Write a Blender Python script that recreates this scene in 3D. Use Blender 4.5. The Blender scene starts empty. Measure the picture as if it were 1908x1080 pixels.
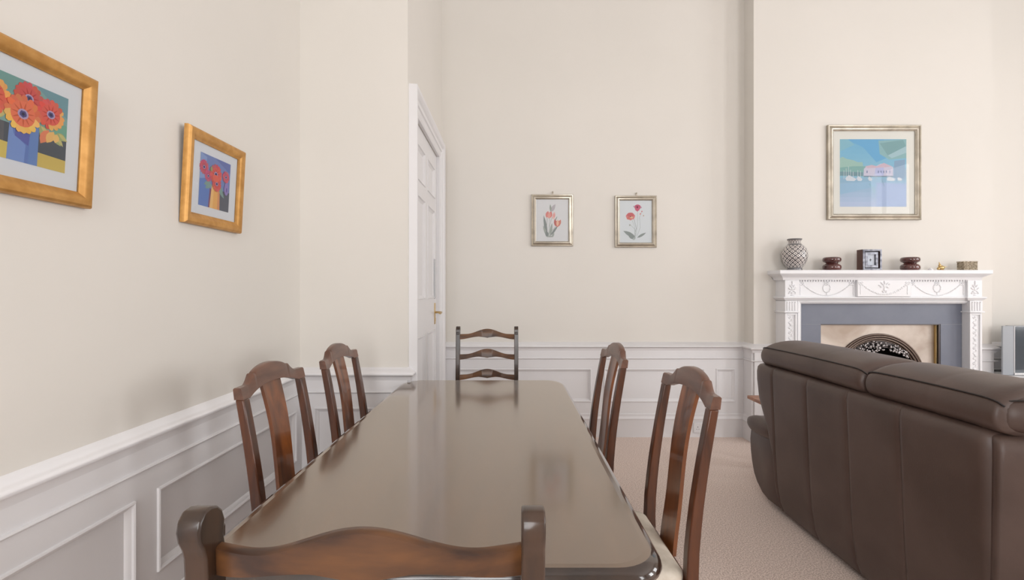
import bpy, math, random
from mathutils import Vector, Matrix
random.seed(7)
R = math.radians
scn = bpy.context.scene
COL = scn.collection

# ------------------------------------------------------------------ camera
H = 1.295                     # eye height
F = 940.0                     # focal length in pixels of the 1908x1080 frame
cam_d = bpy.data.cameras.new('camera')
cam_d.sensor_width = 36.0
cam_d.lens = F / 1908.0 * 36.0
cam_d.clip_start = 0.02
cam = bpy.data.objects.new('camera', cam_d)
cam.location = (0, 0, H)
cam.rotation_euler = (R(90), 0, 0)
COL.objects.link(cam)
scn.camera = cam

# ------------------------------------------------------------------ world, exposure
world = bpy.data.worlds.new('world')
scn.world = world
world.use_nodes = True
wbg = world.node_tree.nodes['Background']
wbg.inputs[0].default_value = (0.80, 0.88, 1.0, 1)
wbg.inputs[1].default_value = 1.5
scn.view_settings.view_transform = 'Standard'
scn.view_settings.look = 'None'
scn.view_settings.gamma = 1
scn.view_settings.use_curve_mapping = False
scn.view_settings.exposure = -0.33

# room size
XL, XD, YB, YK, YC = -1.26, -0.62, 3.0, 4.47, 4.30      # left wall, door wall, return wall, back wall, chimney breast
XC0, XC1, XR, YF, ZC = 2.06, 4.09, 6.3, -2.2, 4.12       # breast left/right, right wall, front wall, ceiling

def area(name, loc, rot, sx, sy, power, colr):
    d = bpy.data.lights.new(name, 'AREA')
    d.shape = 'RECTANGLE'; d.size = sx; d.size_y = sy
    d.energy = power; d.color = colr
    o = bpy.data.objects.new(name, d)
    o.location = loc; o.rotation_euler = rot
    COL.objects.link(o)
    return o
# daylight through two tall right-wall windows; front pair behind the camera added as fill
WIN_R = [(-0.7, 0.6), (1.5, 2.8)]
FILL_WIN_F = [(-1.05, 0.25), (3.5, 4.9)]
for a, b in WIN_R:
    area('window_and_fill_light', (XR + 0.30, (a + b) / 2, 2.05), (0, R(90), 0), 2.7, b - a, 130 if a < 0 else 82, (1.0, 0.995, 0.985))
for a, b in FILL_WIN_F:  # unseen front lights, added to brighten the walls facing the camera
    area('window_and_fill_light', ((a + b) / 2, YF - 0.30, 2.05), (R(90), 0, 0), b - a, 2.7, 105, (1.0, 0.995, 0.985))

# ------------------------------------------------------------------ materials
def new_mat(name):
    m = bpy.data.materials.new(name); m.use_nodes = True
    nt = m.node_tree
    return m, nt, nt.nodes['Principled BSDF']

def setp(p, **k):
    for n, v in k.items():
        n = n.replace('_', ' ')
        if n in p.inputs: p.inputs[n].default_value = v

def noise_bump(nt, p, scale, strength, dist=0.01, detail=3, coord='Object'):
    tc = nt.nodes.new('ShaderNodeTexCoord')
    n = nt.nodes.new('ShaderNodeTexNoise'); n.inputs['Scale'].default_value = scale; n.inputs['Detail'].default_value = detail
    b = nt.nodes.new('ShaderNodeBump'); b.inputs['Strength'].default_value = strength; b.inputs['Distance'].default_value = dist
    nt.links.new(tc.outputs[coord], n.inputs['Vector'])
    nt.links.new(n.outputs[0], b.inputs['Height'])
    nt.links.new(b.outputs[0], p.inputs['Normal'])
    return n

def plain(name, c, rough=0.5, metal=0.0, bump=None, coat=0.0, ior=1.5):
    m, nt, p = new_mat(name)
    setp(p, Base_Color=(*c, 1), Roughness=rough, Metallic=metal, Coat_Weight=coat, IOR=ior)
    if bump: noise_bump(nt, p, *bump)
    return m

def mottled(name, c1, c2, scale, rough, stretch=(1, 1, 1), bump=None, detail=4, metal=0.0, coat=0.0, ior=1.5, lo=0.35, hi=0.65, rnd=False, distort=0.0, coat_rough=0.05):
    m, nt, p = new_mat(name)
    setp(p, Roughness=rough, Metallic=metal, Coat_Weight=coat, IOR=ior, Coat_Roughness=coat_rough)
    tc = nt.nodes.new('ShaderNodeTexCoord')
    mp = nt.nodes.new('ShaderNodeMapping'); mp.inputs['Scale'].default_value = stretch
    nt.links.new(tc.outputs['Object'], mp.inputs['Vector'])
    if rnd:
        oi = nt.nodes.new('ShaderNodeObjectInfo')
        mu = nt.nodes.new('ShaderNodeMath'); mu.operation = 'MULTIPLY'; mu.inputs[1].default_value = 37.0
        nt.links.new(oi.outputs['Random'], mu.inputs[0])
        nt.links.new(mu.outputs[0], mp.inputs['Location'])
    n = nt.nodes.new('ShaderNodeTexNoise'); n.inputs['Scale'].default_value = scale; n.inputs['Detail'].default_value = detail
    n.inputs['Distortion'].default_value = distort
    nt.links.new(mp.outputs[0], n.inputs['Vector'])
    r = nt.nodes.new('ShaderNodeValToRGB')
    r.color_ramp.elements[0].position = lo; r.color_ramp.elements[0].color = (*c1, 1)
    r.color_ramp.elements[1].position = hi; r.color_ramp.elements[1].color = (*c2, 1)
    nt.links.new(n.outputs[0], r.inputs[0])
    nt.links.new(r.outputs[0], p.inputs['Base Color'])
    if bump:
        n2 = nt.nodes.new('ShaderNodeTexNoise'); n2.inputs['Scale'].default_value = bump[0]; n2.inputs['Detail'].default_value = 3
        nt.links.new(mp.outputs[0], n2.inputs['Vector'])
        b = nt.nodes.new('ShaderNodeBump'); b.inputs['Strength'].default_value = bump[1]; b.inputs['Distance'].default_value = bump[2]
        nt.links.new(n2.outputs[0], b.inputs['Height']); nt.links.new(b.outputs[0], p.inputs['Normal'])
    return m

M = {}
M['wall'] = mottled('cream_wall_paint', (0.752, 0.718, 0.668), (0.772, 0.736, 0.686), 1.2, 0.75, bump=(140, 0.05, 0.002))
M['white'] = plain('white_gloss_paint', (0.79, 0.775, 0.785), 0.38, bump=(40, 0.04, 0.002))
M['ceil'] = plain('white_ceiling_paint', (0.82, 0.80, 0.78), 0.8)
M['mantel'] = plain('white_mantel_paint', (0.84, 0.84, 0.86), 0.45)
M['carpet'] = mottled('beige_pink_carpet', (0.55, 0.43, 0.37), (0.95, 0.81, 0.74), 150, 0.95, bump=(330, 0.25, 0.003), detail=6, lo=0.38, hi=0.62)
M['mahog'] = mottled('mahogany_wood', (0.035, 0.010, 0.004), (0.115, 0.032, 0.008), 5.0, 0.32, stretch=(7, 7, 1), detail=5, coat=0.35, rnd=True, distort=0.6, lo=0.3, hi=0.72, coat_rough=0.08)
M['crest'] = mottled('worn_mahogany_wood', (0.085, 0.034, 0.020), (0.165, 0.072, 0.044), 5.0, 0.38, stretch=(1.5, 7, 7), detail=5, coat=0.4, rnd=True, lo=0.3, hi=0.7, coat_rough=0.2)
M['splat'] = mottled('glossy_orange_mahogany', (0.060, 0.015, 0.004), (0.270, 0.078, 0.014), 3.0, 0.30, stretch=(5, 5, 1), detail=5, coat=0.5, rnd=True, distort=0.8, lo=0.3, hi=0.7, coat_rough=0.08)
M['oak'] = mottled('dark_stained_oak', (0.020, 0.010, 0.006), (0.052, 0.025, 0.013), 6.0, 0.32, stretch=(6, 6, 1), detail=5, coat=0.35, rnd=True, coat_rough=0.12)
M['slat'] = mottled('brown_oak_slat', (0.040, 0.016, 0.008), (0.165, 0.066, 0.020), 4.0, 0.42, stretch=(1.2, 6, 6), detail=5, coat=0.15, rnd=True, coat_rough=0.12)
M['table'] = mottled('table_lacquered_wood', (0.038, 0.018, 0.007), (0.088, 0.044, 0.019), 3.0, 0.20, stretch=(7, 0.9, 3), detail=6, coat=1.0, lo=0.3, hi=0.75, ior=2.1, distort=0.4, bump=(14, 0.025, 0.002), coat_rough=0.11)
M['table'].node_tree.nodes['Principled BSDF'].inputs['Coat IOR'].default_value = 1.85
M['table'].node_tree.nodes['Principled BSDF'].inputs['Coat Tint'].default_value = (1.0, 0.93, 0.84, 1)
M['table'].node_tree.nodes['Principled BSDF'].inputs['Specular Tint'].default_value = (1.0, 0.86, 0.74, 1)
M['tedge'] = mottled('table_dark_edge', (0.014, 0.007, 0.005), (0.035, 0.017, 0.010), 3.0, 0.15, stretch=(7, 0.9, 3), detail=6, coat=1.0, coat_rough=0.06)
M['seat'] = mottled('cream_seat_fabric', (0.60, 0.53, 0.44), (0.70, 0.63, 0.54), 30, 0.85, bump=(200, 0.3, 0.002))
M['leather'] = mottled('brown_leather', (0.066, 0.040, 0.032), (0.090, 0.057, 0.047), 4, 0.42, bump=(170, 0.18, 0.0015), ior=1.5)
M['piping'] = plain('dark_piping', (0.012, 0.008, 0.008), 0.5)
M['gold'] = mottled('gold_frame', (0.50, 0.25, 0.065), (0.62, 0.33, 0.10), 10, 0.45, metal=0.5, stretch=(3, 3, 3), bump=(60, 0.1, 0.002))
M['silver'] = mottled('champagne_silver_frame', (0.40, 0.36, 0.30), (0.56, 0.51, 0.43), 12, 0.30, metal=0.85)
M['brass'] = plain('brass', (0.60, 0.43, 0.20), 0.3, metal=1.0)
M['mat'] = plain('white_mount_card', (0.74, 0.76, 0.79), 0.8)
M['matc'] = plain('cream_mount_card', (0.80, 0.79, 0.74), 0.8)
M['slate'] = mottled('grey_slate', (0.150, 0.165, 0.215), (0.185, 0.20, 0.25), 3, 0.38, detail=5)
M['bronze'] = mottled('polished_bronze_plate', (0.34, 0.275, 0.225), (0.52, 0.46, 0.41), 2.5, 0.42, metal=0.8, detail=6, distort=0.8, stretch=(1, 1, 1.6))
M['iron'] = plain('cast_iron', (0.10, 0.09, 0.09), 0.32, metal=0.9)
M['iron_l'] = plain('burnished_iron', (0.42, 0.40, 0.40), 0.28, metal=1.0)
M['iron_b'] = plain('browned_iron', (0.16, 0.12, 0.10), 0.3, metal=0.8)
M['soot'] = plain('soot_black', (0.006, 0.005, 0.005), 0.9)
M['redbrown'] = mottled('oxblood_wood', (0.060, 0.014, 0.013), (0.13, 0.035, 0.03), 10, 0.18, coat=1.0)
M['clockwood'] = plain('brown_wood_side', (0.10, 0.042, 0.034), 0.45)
M['pewter'] = mottled('dark_pewter', (0.12, 0.12, 0.15), (0.36, 0.37, 0.42), 30, 0.35, metal=0.5)
M['clockface'] = plain('pale_clock_face', (0.50, 0.54, 0.62), 0.4)
M['dark'] = plain('black_recess', (0.015, 0.015, 0.022), 0.5)
M['basket'] = mottled('woven_cane', (0.22, 0.17, 0.11), (0.58, 0.50, 0.38), 60, 0.7, stretch=(1, 1, 2.5), lo=0.4, hi=0.6)
M['tvgrey'] = plain('silver_grey_plastic', (0.36, 0.38, 0.41), 0.4)
M['screen'] = plain('dark_glass_screen', (0.035, 0.05, 0.065), 0.12, coat=1.0)
M['plastic'] = plain('white_plastic', (0.78, 0.77, 0.78), 0.35)
M['sidewood'] = mottled('orange_brown_wood', (0.24, 0.09, 0.04), (0.42, 0.18, 0.085), 6, 0.35, stretch=(1, 6, 6))
M['rubber'] = plain('black_foot', (0.02, 0.02, 0.02), 0.6)

def ink_mat(name, rough=0.7, coat=0.0):
    m, nt, p = new_mat(name)
    a = nt.nodes.new('ShaderNodeAttribute'); a.attribute_name = 'Col'
    nt.links.new(a.outputs['Color'], p.inputs['Base Color'])
    setp(p, Roughness=rough, Coat_Weight=coat)
    return m
M['ink'] = ink_mat('printed_paper')
M['glaze'] = ink_mat('glazed_ceramic', 0.3, 0.6)

m, nt, p = new_mat('picture_glass')
nt.nodes.remove(p)
out = nt.nodes['Material Output']
tr = nt.nodes.new('ShaderNodeBsdfTransparent'); gl = nt.nodes.new('ShaderNodeBsdfGlossy'); gl.inputs['Roughness'].default_value = 0.02
fr = nt.nodes.new('ShaderNodeFresnel'); fr.inputs[0].default_value = 1.22
mx = nt.nodes.new('ShaderNodeMixShader')
nt.links.new(fr.outputs[0], mx.inputs[0]); nt.links.new(tr.outputs[0], mx.inputs[1]); nt.links.new(gl.outputs[0], mx.inputs[2])
nt.links.new(mx.outputs[0], out.inputs[0])
M['glass'] = m

# ------------------------------------------------------------------ mesh helper
def s2l(c):
    return tuple(((v / 255.0) / 12.92 if v / 255.0 <= 0.04045 else ((v / 255.0 + 0.055) / 1.055) ** 2.4) for v in c)

class MB:
    def __init__(s): s.v = []; s.f = []; s.m = []; s.c = []; s.mi = 0; s.col = None; s.T = None
    def add(s, vs, fs):
        o = len(s.v)
        for p in vs:
            p = Vector(p)
            if s.T is not None: p = s.T @ p
            s.v.append(tuple(p))
        for f in fs:
            s.f.append([i + o for i in f]); s.m.append(s.mi); s.c.append(s.col)
        return s
    def box(s, x0, x1, y0, y1, z0, z1):
        vs = [(x, y, z) for x in (x0, x1) for y in (y0, y1) for z in (z0, z1)]
        return s.add(vs, [(0, 1, 3, 2), (4, 6, 7, 5), (0, 4, 5, 1), (2, 3, 7, 6), (0, 2, 6, 4), (1, 5, 7, 3)])
    def quad(s, a, b, c, d): return s.add([a, b, c, d], [(0, 1, 2, 3)])
    def prism(s, poly, ax, a, b):
        """poly: 2D points (in the two axes other than ax), extruded along ax from a to b"""
        n = len(poly)
        def P(p, t):
            if ax == 'x': return (t, p[0], p[1])
            if ax == 'y': return (p[0], t, p[1])
            return (p[0], p[1], t)
        vs = [P(p, a) for p in poly] + [P(p, b) for p in poly]
        fs = [tuple(range(n)), tuple(range(2 * n - 1, n - 1, -1))]
        fs += [(i, (i + 1) % n, n + (i + 1) % n, n + i) for i in range(n)]
        return s.add(vs, fs)
    def loft(s, rings, close=True, cap=True):
        n = len(rings[0]); vs = [p for r in rings for p in r]; fs = []
        for j in range(len(rings) - 1):
            for i in range(n if close else n - 1):
                k = (i + 1) % n
                fs.append((j * n + i, j * n + k, (j + 1) * n + k, (j + 1) * n + i))
        if cap:
            fs.append(tuple(range(n - 1, -1, -1))); fs.append(tuple(range((len(rings) - 1) * n, len(rings) * n)))
        return s.add(vs, fs)
    def lathe(s, prof, n=32, c=(0, 0, 0)):
        rings = [[(c[0] + r * math.cos(2 * math.pi * i / n), c[1] + r * math.sin(2 * math.pi * i / n), c[2] + z) for i in range(n)] for r, z in prof]
        return s.loft(rings)
    def tube(s, pts, r, n=8, cap=True):
        pts = [Vector(p) for p in pts]; rings = []; up = None
        for i, p in enumerate(pts):
            d = (pts[min(i + 1, len(pts) - 1)] - pts[max(i - 1, 0)]).normalized()
            if up is None:
                up = Vector((0, 0, 1)) if abs(d.z) < 0.9 else Vector((1, 0, 0))
            a = d.cross(up)
            if a.length < 1e-6: a = d.cross(Vector((0, 1, 0)))
            a.normalize(); b = a.cross(d).normalized(); up = b
            rr = r[i] if isinstance(r, (list, tuple)) else r
            rings.append([tuple(p + a * rr * math.cos(2 * math.pi * k / n) + b * rr * math.sin(2 * math.pi * k / n)) for k in range(n)])
        return s.loft(rings, cap=cap)
    def ball(s, c, rx, ry=None, rz=None, n=8, m=6, rot=0.0):
        ry = rx if ry is None else ry; rz = rx if rz is None else rz
        vs = []; ca, sa = math.cos(rot), math.sin(rot)
        for j in range(1, m):
            t = math.pi * j / m
            for i in range(n):
                u = 2 * math.pi * i / n
                x, y, z = rx * math.sin(t) * math.cos(u), ry * math.sin(t) * math.sin(u), rz * math.cos(t)
                vs.append((c[0] + x * ca - z * sa, c[1] + y, c[2] + x * sa + z * ca))
        k = len(vs); vs += [(c[0] - rz * sa, c[1], c[2] + rz * ca), (c[0] + rz * sa, c[1], c[2] - rz * ca)]; fs = []
        for j in range(m - 2):
            for i in range(n):
                fs.append((j * n + i, (j + 1) * n + i, (j + 1) * n + (i + 1) % n, j * n + (i + 1) % n))
        for i in range(n):
            fs.append((k, i, (i + 1) % n)); fs.append((k + 1, (m - 2) * n + (i + 1) % n, (m - 2) * n + i))
        return s.add(vs, fs)
    def sweep(s, path, prof, closed=False):
        """path: 2D wall line (room on its right); prof: (outward, z). Mitred corners."""
        n = len(path); offs = []
        for i in range(n):
            def nr(a, b):
                d = Vector((b[0] - a[0], b[1] - a[1])).normalized(); return Vector((d.y, -d.x))
            ns = []
            if i > 0 or closed: ns.append(nr(path[i - 1], path[i]))
            if i < n - 1 or closed: ns.append(nr(path[i], path[(i + 1) % n]))
            if len(ns) == 2:
                m_ = (ns[0] + ns[1]); m_ = m_ / max(1e-6, 1 + ns[0].dot(ns[1]))
            else: m_ = ns[0]
            offs.append(m_)
        rings = [[(path[i][0] + offs[i].x * o, path[i][1] + offs[i].y * o, z) for o, z in prof] for i in range(n)]
        if closed: rings.append(rings[0])
        return s.loft(rings, close=False if closed else True, cap=not closed)
    def build(s, name, mat, parent=None, loc=None, smooth=40, bevel=None, seg=2, sub=0, recalc=True):
        me = bpy.data.meshes.new(name)
        me.from_pydata(s.v, [], s.f)
        mats = mat if isinstance(mat, (list, tuple)) else [mat]
        for k in mats: me.materials.append(M[k])
        for i, p_ in enumerate(me.polygons): p_.material_index = s.m[i]
        if any(c is not None for c in s.c):
            at = me.color_attributes.new('Col', 'FLOAT_COLOR', 'CORNER')
            for p_ in me.polygons:
                c = s.c[p_.index] or (0.5, 0.5, 0.5)
                for li in p_.loop_indices: at.data[li].color = (*c, 1)
        import bmesh
        bm = bmesh.new(); bm.from_mesh(me)
        if recalc: bmesh.ops.recalc_face_normals(bm, faces=bm.faces)
        bm.to_mesh(me); bm.free()
        if smooth is not None:
            me.polygons.foreach_set('use_smooth', [True] * len(me.polygons))
            me.set_sharp_from_angle(angle=R(smooth))
        o = bpy.data.objects.new(name, me); COL.objects.link(o)
        if parent is not None: o.parent = parent
        if loc is not None: o.location = loc
        if bevel:
            b = o.modifiers.new('bevel', 'BEVEL'); b.width = bevel; b.segments = seg; b.limit_method = 'ANGLE'; b.angle_limit = R(35)
            b.harden_normals = False
        if sub:
            b = o.modifiers.new('sub', 'SUBSURF'); b.levels = sub; b.render_levels = sub
        return o

def tag(o, label=None, cat=None, group=None, kind=None):
    if label: o['label'] = label
    if cat: o['category'] = cat
    if group: o['group'] = group
    if kind: o['kind'] = kind
    return o
def empty(name, loc, label, cat, group=None, rz=0.0):
    o = bpy.data.objects.new(name, None); o.empty_display_size = 0.1
    COL.objects.link(o); o.location = loc; o.rotation_euler = (0, 0, rz)
    return tag(o, label, cat, group)
def copy_tree(o, parent=None):
    c = o.copy(); COL.objects.link(c)
    if parent is not None: c.parent = parent
    for ch in list(o.children): copy_tree(ch, c)
    return c
def struct(o, label=None): o['kind'] = 'structure'; 
def at(px, py, Y): return ((px - 954.0) * Y / F, Y, H + (540.0 - py) * Y / F)

# ------------------------------------------------------------------ room shell
T = 0.12
b = MB(); b.box(XL - T, XR + T, YF - T, YK + 0.5, -0.06, 0.0); o = b.build('floor', 'carpet', smooth=None); struct(o)
b = MB(); b.box(XL - T, XR + T, YF - T, YK + 0.5, ZC, ZC + 0.1); o = b.build('ceiling', 'ceil', smooth=None); struct(o)
b = MB(); b.box(XL - T, XL, YF - T, YB + T, 0, ZC); struct(b.build('wall_left', 'wall', smooth=None))
b = MB(); b.box(XL, XD, YB, YB + T, 0, ZC); struct(b.build('wall_return', 'wall', smooth=None))
DY0, DY1, DZ = 3.17, 4.19, 2.40
b = MB(); b.box(XD - T, XD, YB + T, DY0, 0, ZC); b.box(XD - T, XD, DY1, YK + T, 0, ZC); b.box(XD - T, XD, DY0, DY1, DZ, ZC)
struct(b.build('wall_door_side', 'wall', smooth=None))
b = MB(); b.box(XD, XC0, YK, YK + T, 0, ZC); b.box(XC1, XR + T, YK, YK + T, 0, ZC); struct(b.build('wall_back', 'wall', smooth=None))
FX0, FX1, FZ = 2.60, 3.61, 1.007
b = MB(); b.box(XC0, FX0, YC, YK + T, 0, ZC); b.box(FX1, XC1, YC, YK + T, 0, ZC); b.box(FX0, FX1, YC, YK + T, FZ, ZC)
struct(b.build('wall_chimney', 'wall', smooth=None))

def wall_with_windows(name, along, pos, a0, a1, wins, out):
    b = MB(); z0, z1 = 0.65, 3.45
    cuts = [a0] + [v for w in wins for v in w] + [a1]
    for i in range(0, len(cuts) - 1):
        lo, hi = cuts[i], cuts[i + 1]
        segs = [(0, ZC)] if i % 2 == 0 else [(0, z0), (z1, ZC)]
        for q0, q1 in segs:
            if along == 'y': b.box(pos, pos + T, lo, hi, q0, q1)
            else: b.box(lo, hi, pos - T, pos, q0, q1)
    struct(b.build(name, 'wall', smooth=None))
    return z0, z1
wall_with_windows('wall_right', 'y', XR, YF - T, YK, WIN_R, 1)
wall_with_windows('wall_front', 'x', YF, XL, XR, FILL_WIN_F, -1)
k = 1
for a, c in WIN_R + FILL_WIN_F:  # front-wall frames only dress the openings added for the fill lights
    b = MB()
    right = (a, c) in WIN_R
    def bar(u0, u1, z0, z1, d0=0.03, d1=0.09):
        if right: b.box(XR + d0, XR + d1, u0, u1, z0, z1)
        else: b.box(u0, u1, YF - d1, YF - d0, z0, z1)
    bar(a, a + 0.07, 0.65, 3.45); bar(c - 0.07, c, 0.65, 3.45); bar(a, c, 0.65, 0.73); bar(a, c, 3.38, 3.45); bar(a, c, 2.02, 2.08)
    mid = (a + c) / 2; bar(mid - 0.015, mid + 0.015, 0.7, 3.4)
    bar(a - 0.05, c + 0.05, 0.60, 0.65, -0.06, 0.1)
    struct(b.build('window_%d' % k, 'white', smooth=None)); k += 1

# perimeter runs (room on the right hand)
RUN_A = [(XL, YF), (XL, YB), (XD, YB), (XD, DY0 - 0.135)]
RUN_B = [(XD, DY1 + 0.135), (XD, YK), (XC0, YK), (XC0, YC), (2.262, YC)]
RUN_C = [(3.85, YC), (XC1, YC), (XC1, YK), (XR, YK), (XR, YF)]
rail = [(0.0, 0.836), (0.010, 0.830), (0.017, 0.818), (0.030, 0.812), (0.040, 0.806), (0.042, 0.797), (0.038, 0.790), (0.030, 0.787), (0.026, 0.780), (0.020, 0.768), (0.018, 0.760), (0.0, 0.758)]
bead = [(0.018, 0.698), (0.027, 0.697), (0.029, 0.692), (0.026, 0.687), (0.018, 0.684)]
skirt = [(0.0, 0.0), (0.030, 0.0), (0.030, 0.150), (0.033, 0.156), (0.036, 0.163), (0.030, 0.172), (0.026, 0.180), (0.024, 0.190), (0.027, 0.198), (0.022, 0.208), (0.0, 0.212)]
corn = [(0.0, ZC - 0.24), (0.02, ZC - 0.23), (0.03, ZC - 0.20), (0.05, ZC - 0.17), (0.09, ZC - 0.11), (0.14, ZC - 0.06), (0.17, ZC - 0.04), (0.18, ZC - 0.0), (0.0, ZC)]
k = 1
for run, side in ((RUN_A, 'left'), (RUN_B, 'back'), (RUN_C, 'right')):
    b = MB(); b.sweep(run, rail); b.sweep(run, bead)
    struct(b.build('trim_%d' % k, 'white', smooth=50)); k += 1
    b = MB(); b.sweep(run, skirt); struct(b.build('baseboard_%s' % side, 'white', smooth=50))
full = [(XL, YF), (XL, YB), (XD, YB), (XD, YK), (XC0, YK), (XC0, YC), (XC1, YC), (XC1, YK), (XR, YK), (XR, YF)]
b = MB(); b.sweep(full, corn, closed=True); struct(b.build('trim_%d' % k, 'ceil', smooth=50)); k += 1

def wainscot(p0, p1, panels, z0=0.20, z1=0.765, D=0.018, flip0=0.0):
    """panelled boards on the wall from p0 to p1 (room on the right)"""
    global k
    d = Vector((p1[0] - p0[0], p1[1] - p0[1])); L = d.length; d.normalize(); n = Vector((d.y, -d.x))
    def P(u, z, o): return (p0[0] + d.x * u + n.x * o, p0[1] + d.y * u + n.y * o, z)
    b = MB()
    us = sorted({0.0, L} | {u for q in panels for u in q[:2]})
    zs = sorted({z0, z1} | {z for q in panels for z in q[2:]})
    for i in range(len(us) - 1):
        for j in range(len(zs) - 1):
            uc, zc = (us[i] + us[i + 1]) / 2, (zs[j] + zs[j + 1]) / 2
            if any(q[0] < uc < q[1] and q[2] < zc < q[3] for q in panels): continue
            b.quad(P(us[i], zs[j], D), P(us[i + 1], zs[j], D), P(us[i + 1], zs[j + 1], D), P(us[i], zs[j + 1], D))
    b.quad(P(0, z0, 0), P(0, z0, D), P(0, z1, D), P(0, z1, 0)); b.quad(P(L, z0, 0), P(L, z0, D), P(L, z1, D), P(L, z1, 0))
    prof = [(0.0, D), (0.001, D + 0.007), (0.006, D + 0.009), (0.011, D + 0.006), (0.012, D - 0.001), (0.016, D - 0.003), (0.024, D - 0.009), (0.027, 0.003), (0.031, 0.003)]
    for q in panels:
        rings = []
        for ins, o in prof:
            rings.append([P(q[0] + ins, q[2] + ins, o), P(q[1] - ins, q[2] + ins, o), P(q[1] - ins, q[3] - ins, o), P(q[0] + ins, q[3] - ins, o)])
        b.loft(rings, cap=False)
        b.add(rings[-1], [(0, 1, 2, 3)])
    struct(b.build('trim_%d' % k, 'white', smooth=30)); k += 1
def pn(off, *qs): return [(a - off, c - off, 0.308, 0.602) for a, c in qs]
wainscot((XL, YF), (XL, YB), pn(YF, (-1.85, -0.70), (-0.60, 0.45), (0.555, 1.66), (1.765, 2.90)))
wainscot((XL, YB), (XD, YB), pn(XL, (-1.17, -0.71)))
wainscot((XD, YB), (XD, DY0 - 0.137), [])
wainscot((XD, DY1 + 0.137), (XD, YK), [])
wainscot((XD, YK), (XC0, YK), pn(XD, (-0.50, 0.70), (0.81, 1.70), (1.80, 1.97)))
wainscot((XC0, YK), (XC0, YC), [])
wainscot((XC0, YC), (2.26, YC), [])
wainscot((3.85, YC), (XC1, YC), [])
wainscot((XC1, YK), (XR, YK), pn(XC1, (4.20, 5.15), (5.25, 6.2)))
wainscot((XR, YK), (XR, YF), [])

# door leaf and casing
b = MB()
DX = XD - 0.006
us = [DY0 + 0.004, DY1 - 0.004]
pans = [(3.29, 3.625, 2.03, 2.27), (3.735, 4.07, 2.03, 2.27), (3.29, 3.625, 1.23, 1.93), (3.735, 4.07, 1.23, 1.93), (3.29, 3.625, 0.25, 0.98), (3.735, 4.07, 0.25, 0.98)]
U = sorted({us[0], us[1]} | {u for q in pans for u in q[:2]}); Z = sorted({0.012, DZ - 0.004} | {z for q in pans for z in q[2:]})
for i in range(len(U) - 1):
    for j in range(len(Z) - 1):
        uc, zc = (U[i] + U[i + 1]) / 2, (Z[j] + Z[j + 1]) / 2
        if any(q[0] < uc < q[1] and q[2] < zc < q[3] for q in pans): continue
        b.quad((DX, U[i], Z[j]), (DX, U[i + 1], Z[j]), (DX, U[i + 1], Z[j + 1]), (DX, U[i], Z[j + 1]))
for q in pans:
    rings = []
    for ins, o in [(0, 0), (0.002, 0.006), (0.008, 0.006), (0.012, -0.002), (0.022, -0.008), (0.026, -0.012)]:
        rings.append([(DX + o, q[0] + ins, q[2] + ins), (DX + o, q[1] - ins, q[2] + ins), (DX + o, q[1] - ins, q[3] - ins), (DX + o, q[0] + ins, q[3] - ins)])
    b.loft(rings, cap=False); b.add(rings[-1], [(0, 1, 2, 3)])
b.box(DX - 0.045, DX - 0.014, us[0], us[1], 0.012, DZ - 0.004)
b.quad((DX, us[0], 0.012), (DX - 0.02, us[0], 0.012), (DX - 0.02, us[0], DZ - .004), (DX, us[0], DZ - .004))
b.quad((DX, us[1], 0.012), (DX - 0.02, us[1], 0.012), (DX - 0.02, us[1], DZ - .004), (DX, us[1], DZ - .004))
door = b.build('door_1', 'white', smooth=30); struct(door)
b = MB(); yh = 4.085
b.box(DX, DX + 0.005, yh - 0.022, yh + 0.022, 1.02, 1.19)
b.tube([(DX + 0.004, yh, 1.115), (DX + 0.05, yh, 1.115), (DX + 0.056, yh - 0.012, 1.114), (DX + 0.055, yh - 0.07, 1.108), (DX + 0.052, yh - 0.115, 1.113)], [0.009, 0.008, 0.008, 0.0075, 0.006], 10)
b.box(DX + 0.005, DX + 0.008, yh - 0.006, yh + 0.006, 1.045, 1.07)
tag(b.build('door_handle', 'brass', door, bevel=0.0015), 'brass lever handle on backplate')
b = MB(); b.box(DX, DX + 0.003, yh - 0.03, yh + 0.03, 1.225, 1.545)
tag(b.build('finger_plate', 'tvgrey', door, bevel=0.001), 'pale grey finger plate above the handle')
b = MB()   # architrave
prof = [(0.0, 0.0), (0.0, 0.018), (0.012, 0.024), (0.016, 0.020), (0.055, 0.022), (0.060, 0.030), (0.085, 0.032), (0.092, 0.040), (0.105, 0.050), (0.120, 0.053), (0.135, 0.050), (0.136, 0.0)]
rings = []
for (y, z, sy, sz) in ((DY0, 0.0, -1, 0), (DY0, DZ, -1, 1), (DY1, DZ, 1, 1), (DY1, 0.0, 1, 0)):
    rings.append([(XD + o, y + sy * w, z + sz * w) for w, o in prof])
b.loft(rings)
b.box(XD - 0.06, XD, DY0 - 0.005, DY0 + 0.002, 0, DZ); b.box(XD - 0.06, XD, DY1 - 0.002, DY1 + 0.005, 0, DZ)
b.box(XD - 0.115, XD - 0.06, DY0, DY1, 0, DZ)
struct(b.build('trim_%d' % k, 'white', smooth=30)); k += 1

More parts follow.
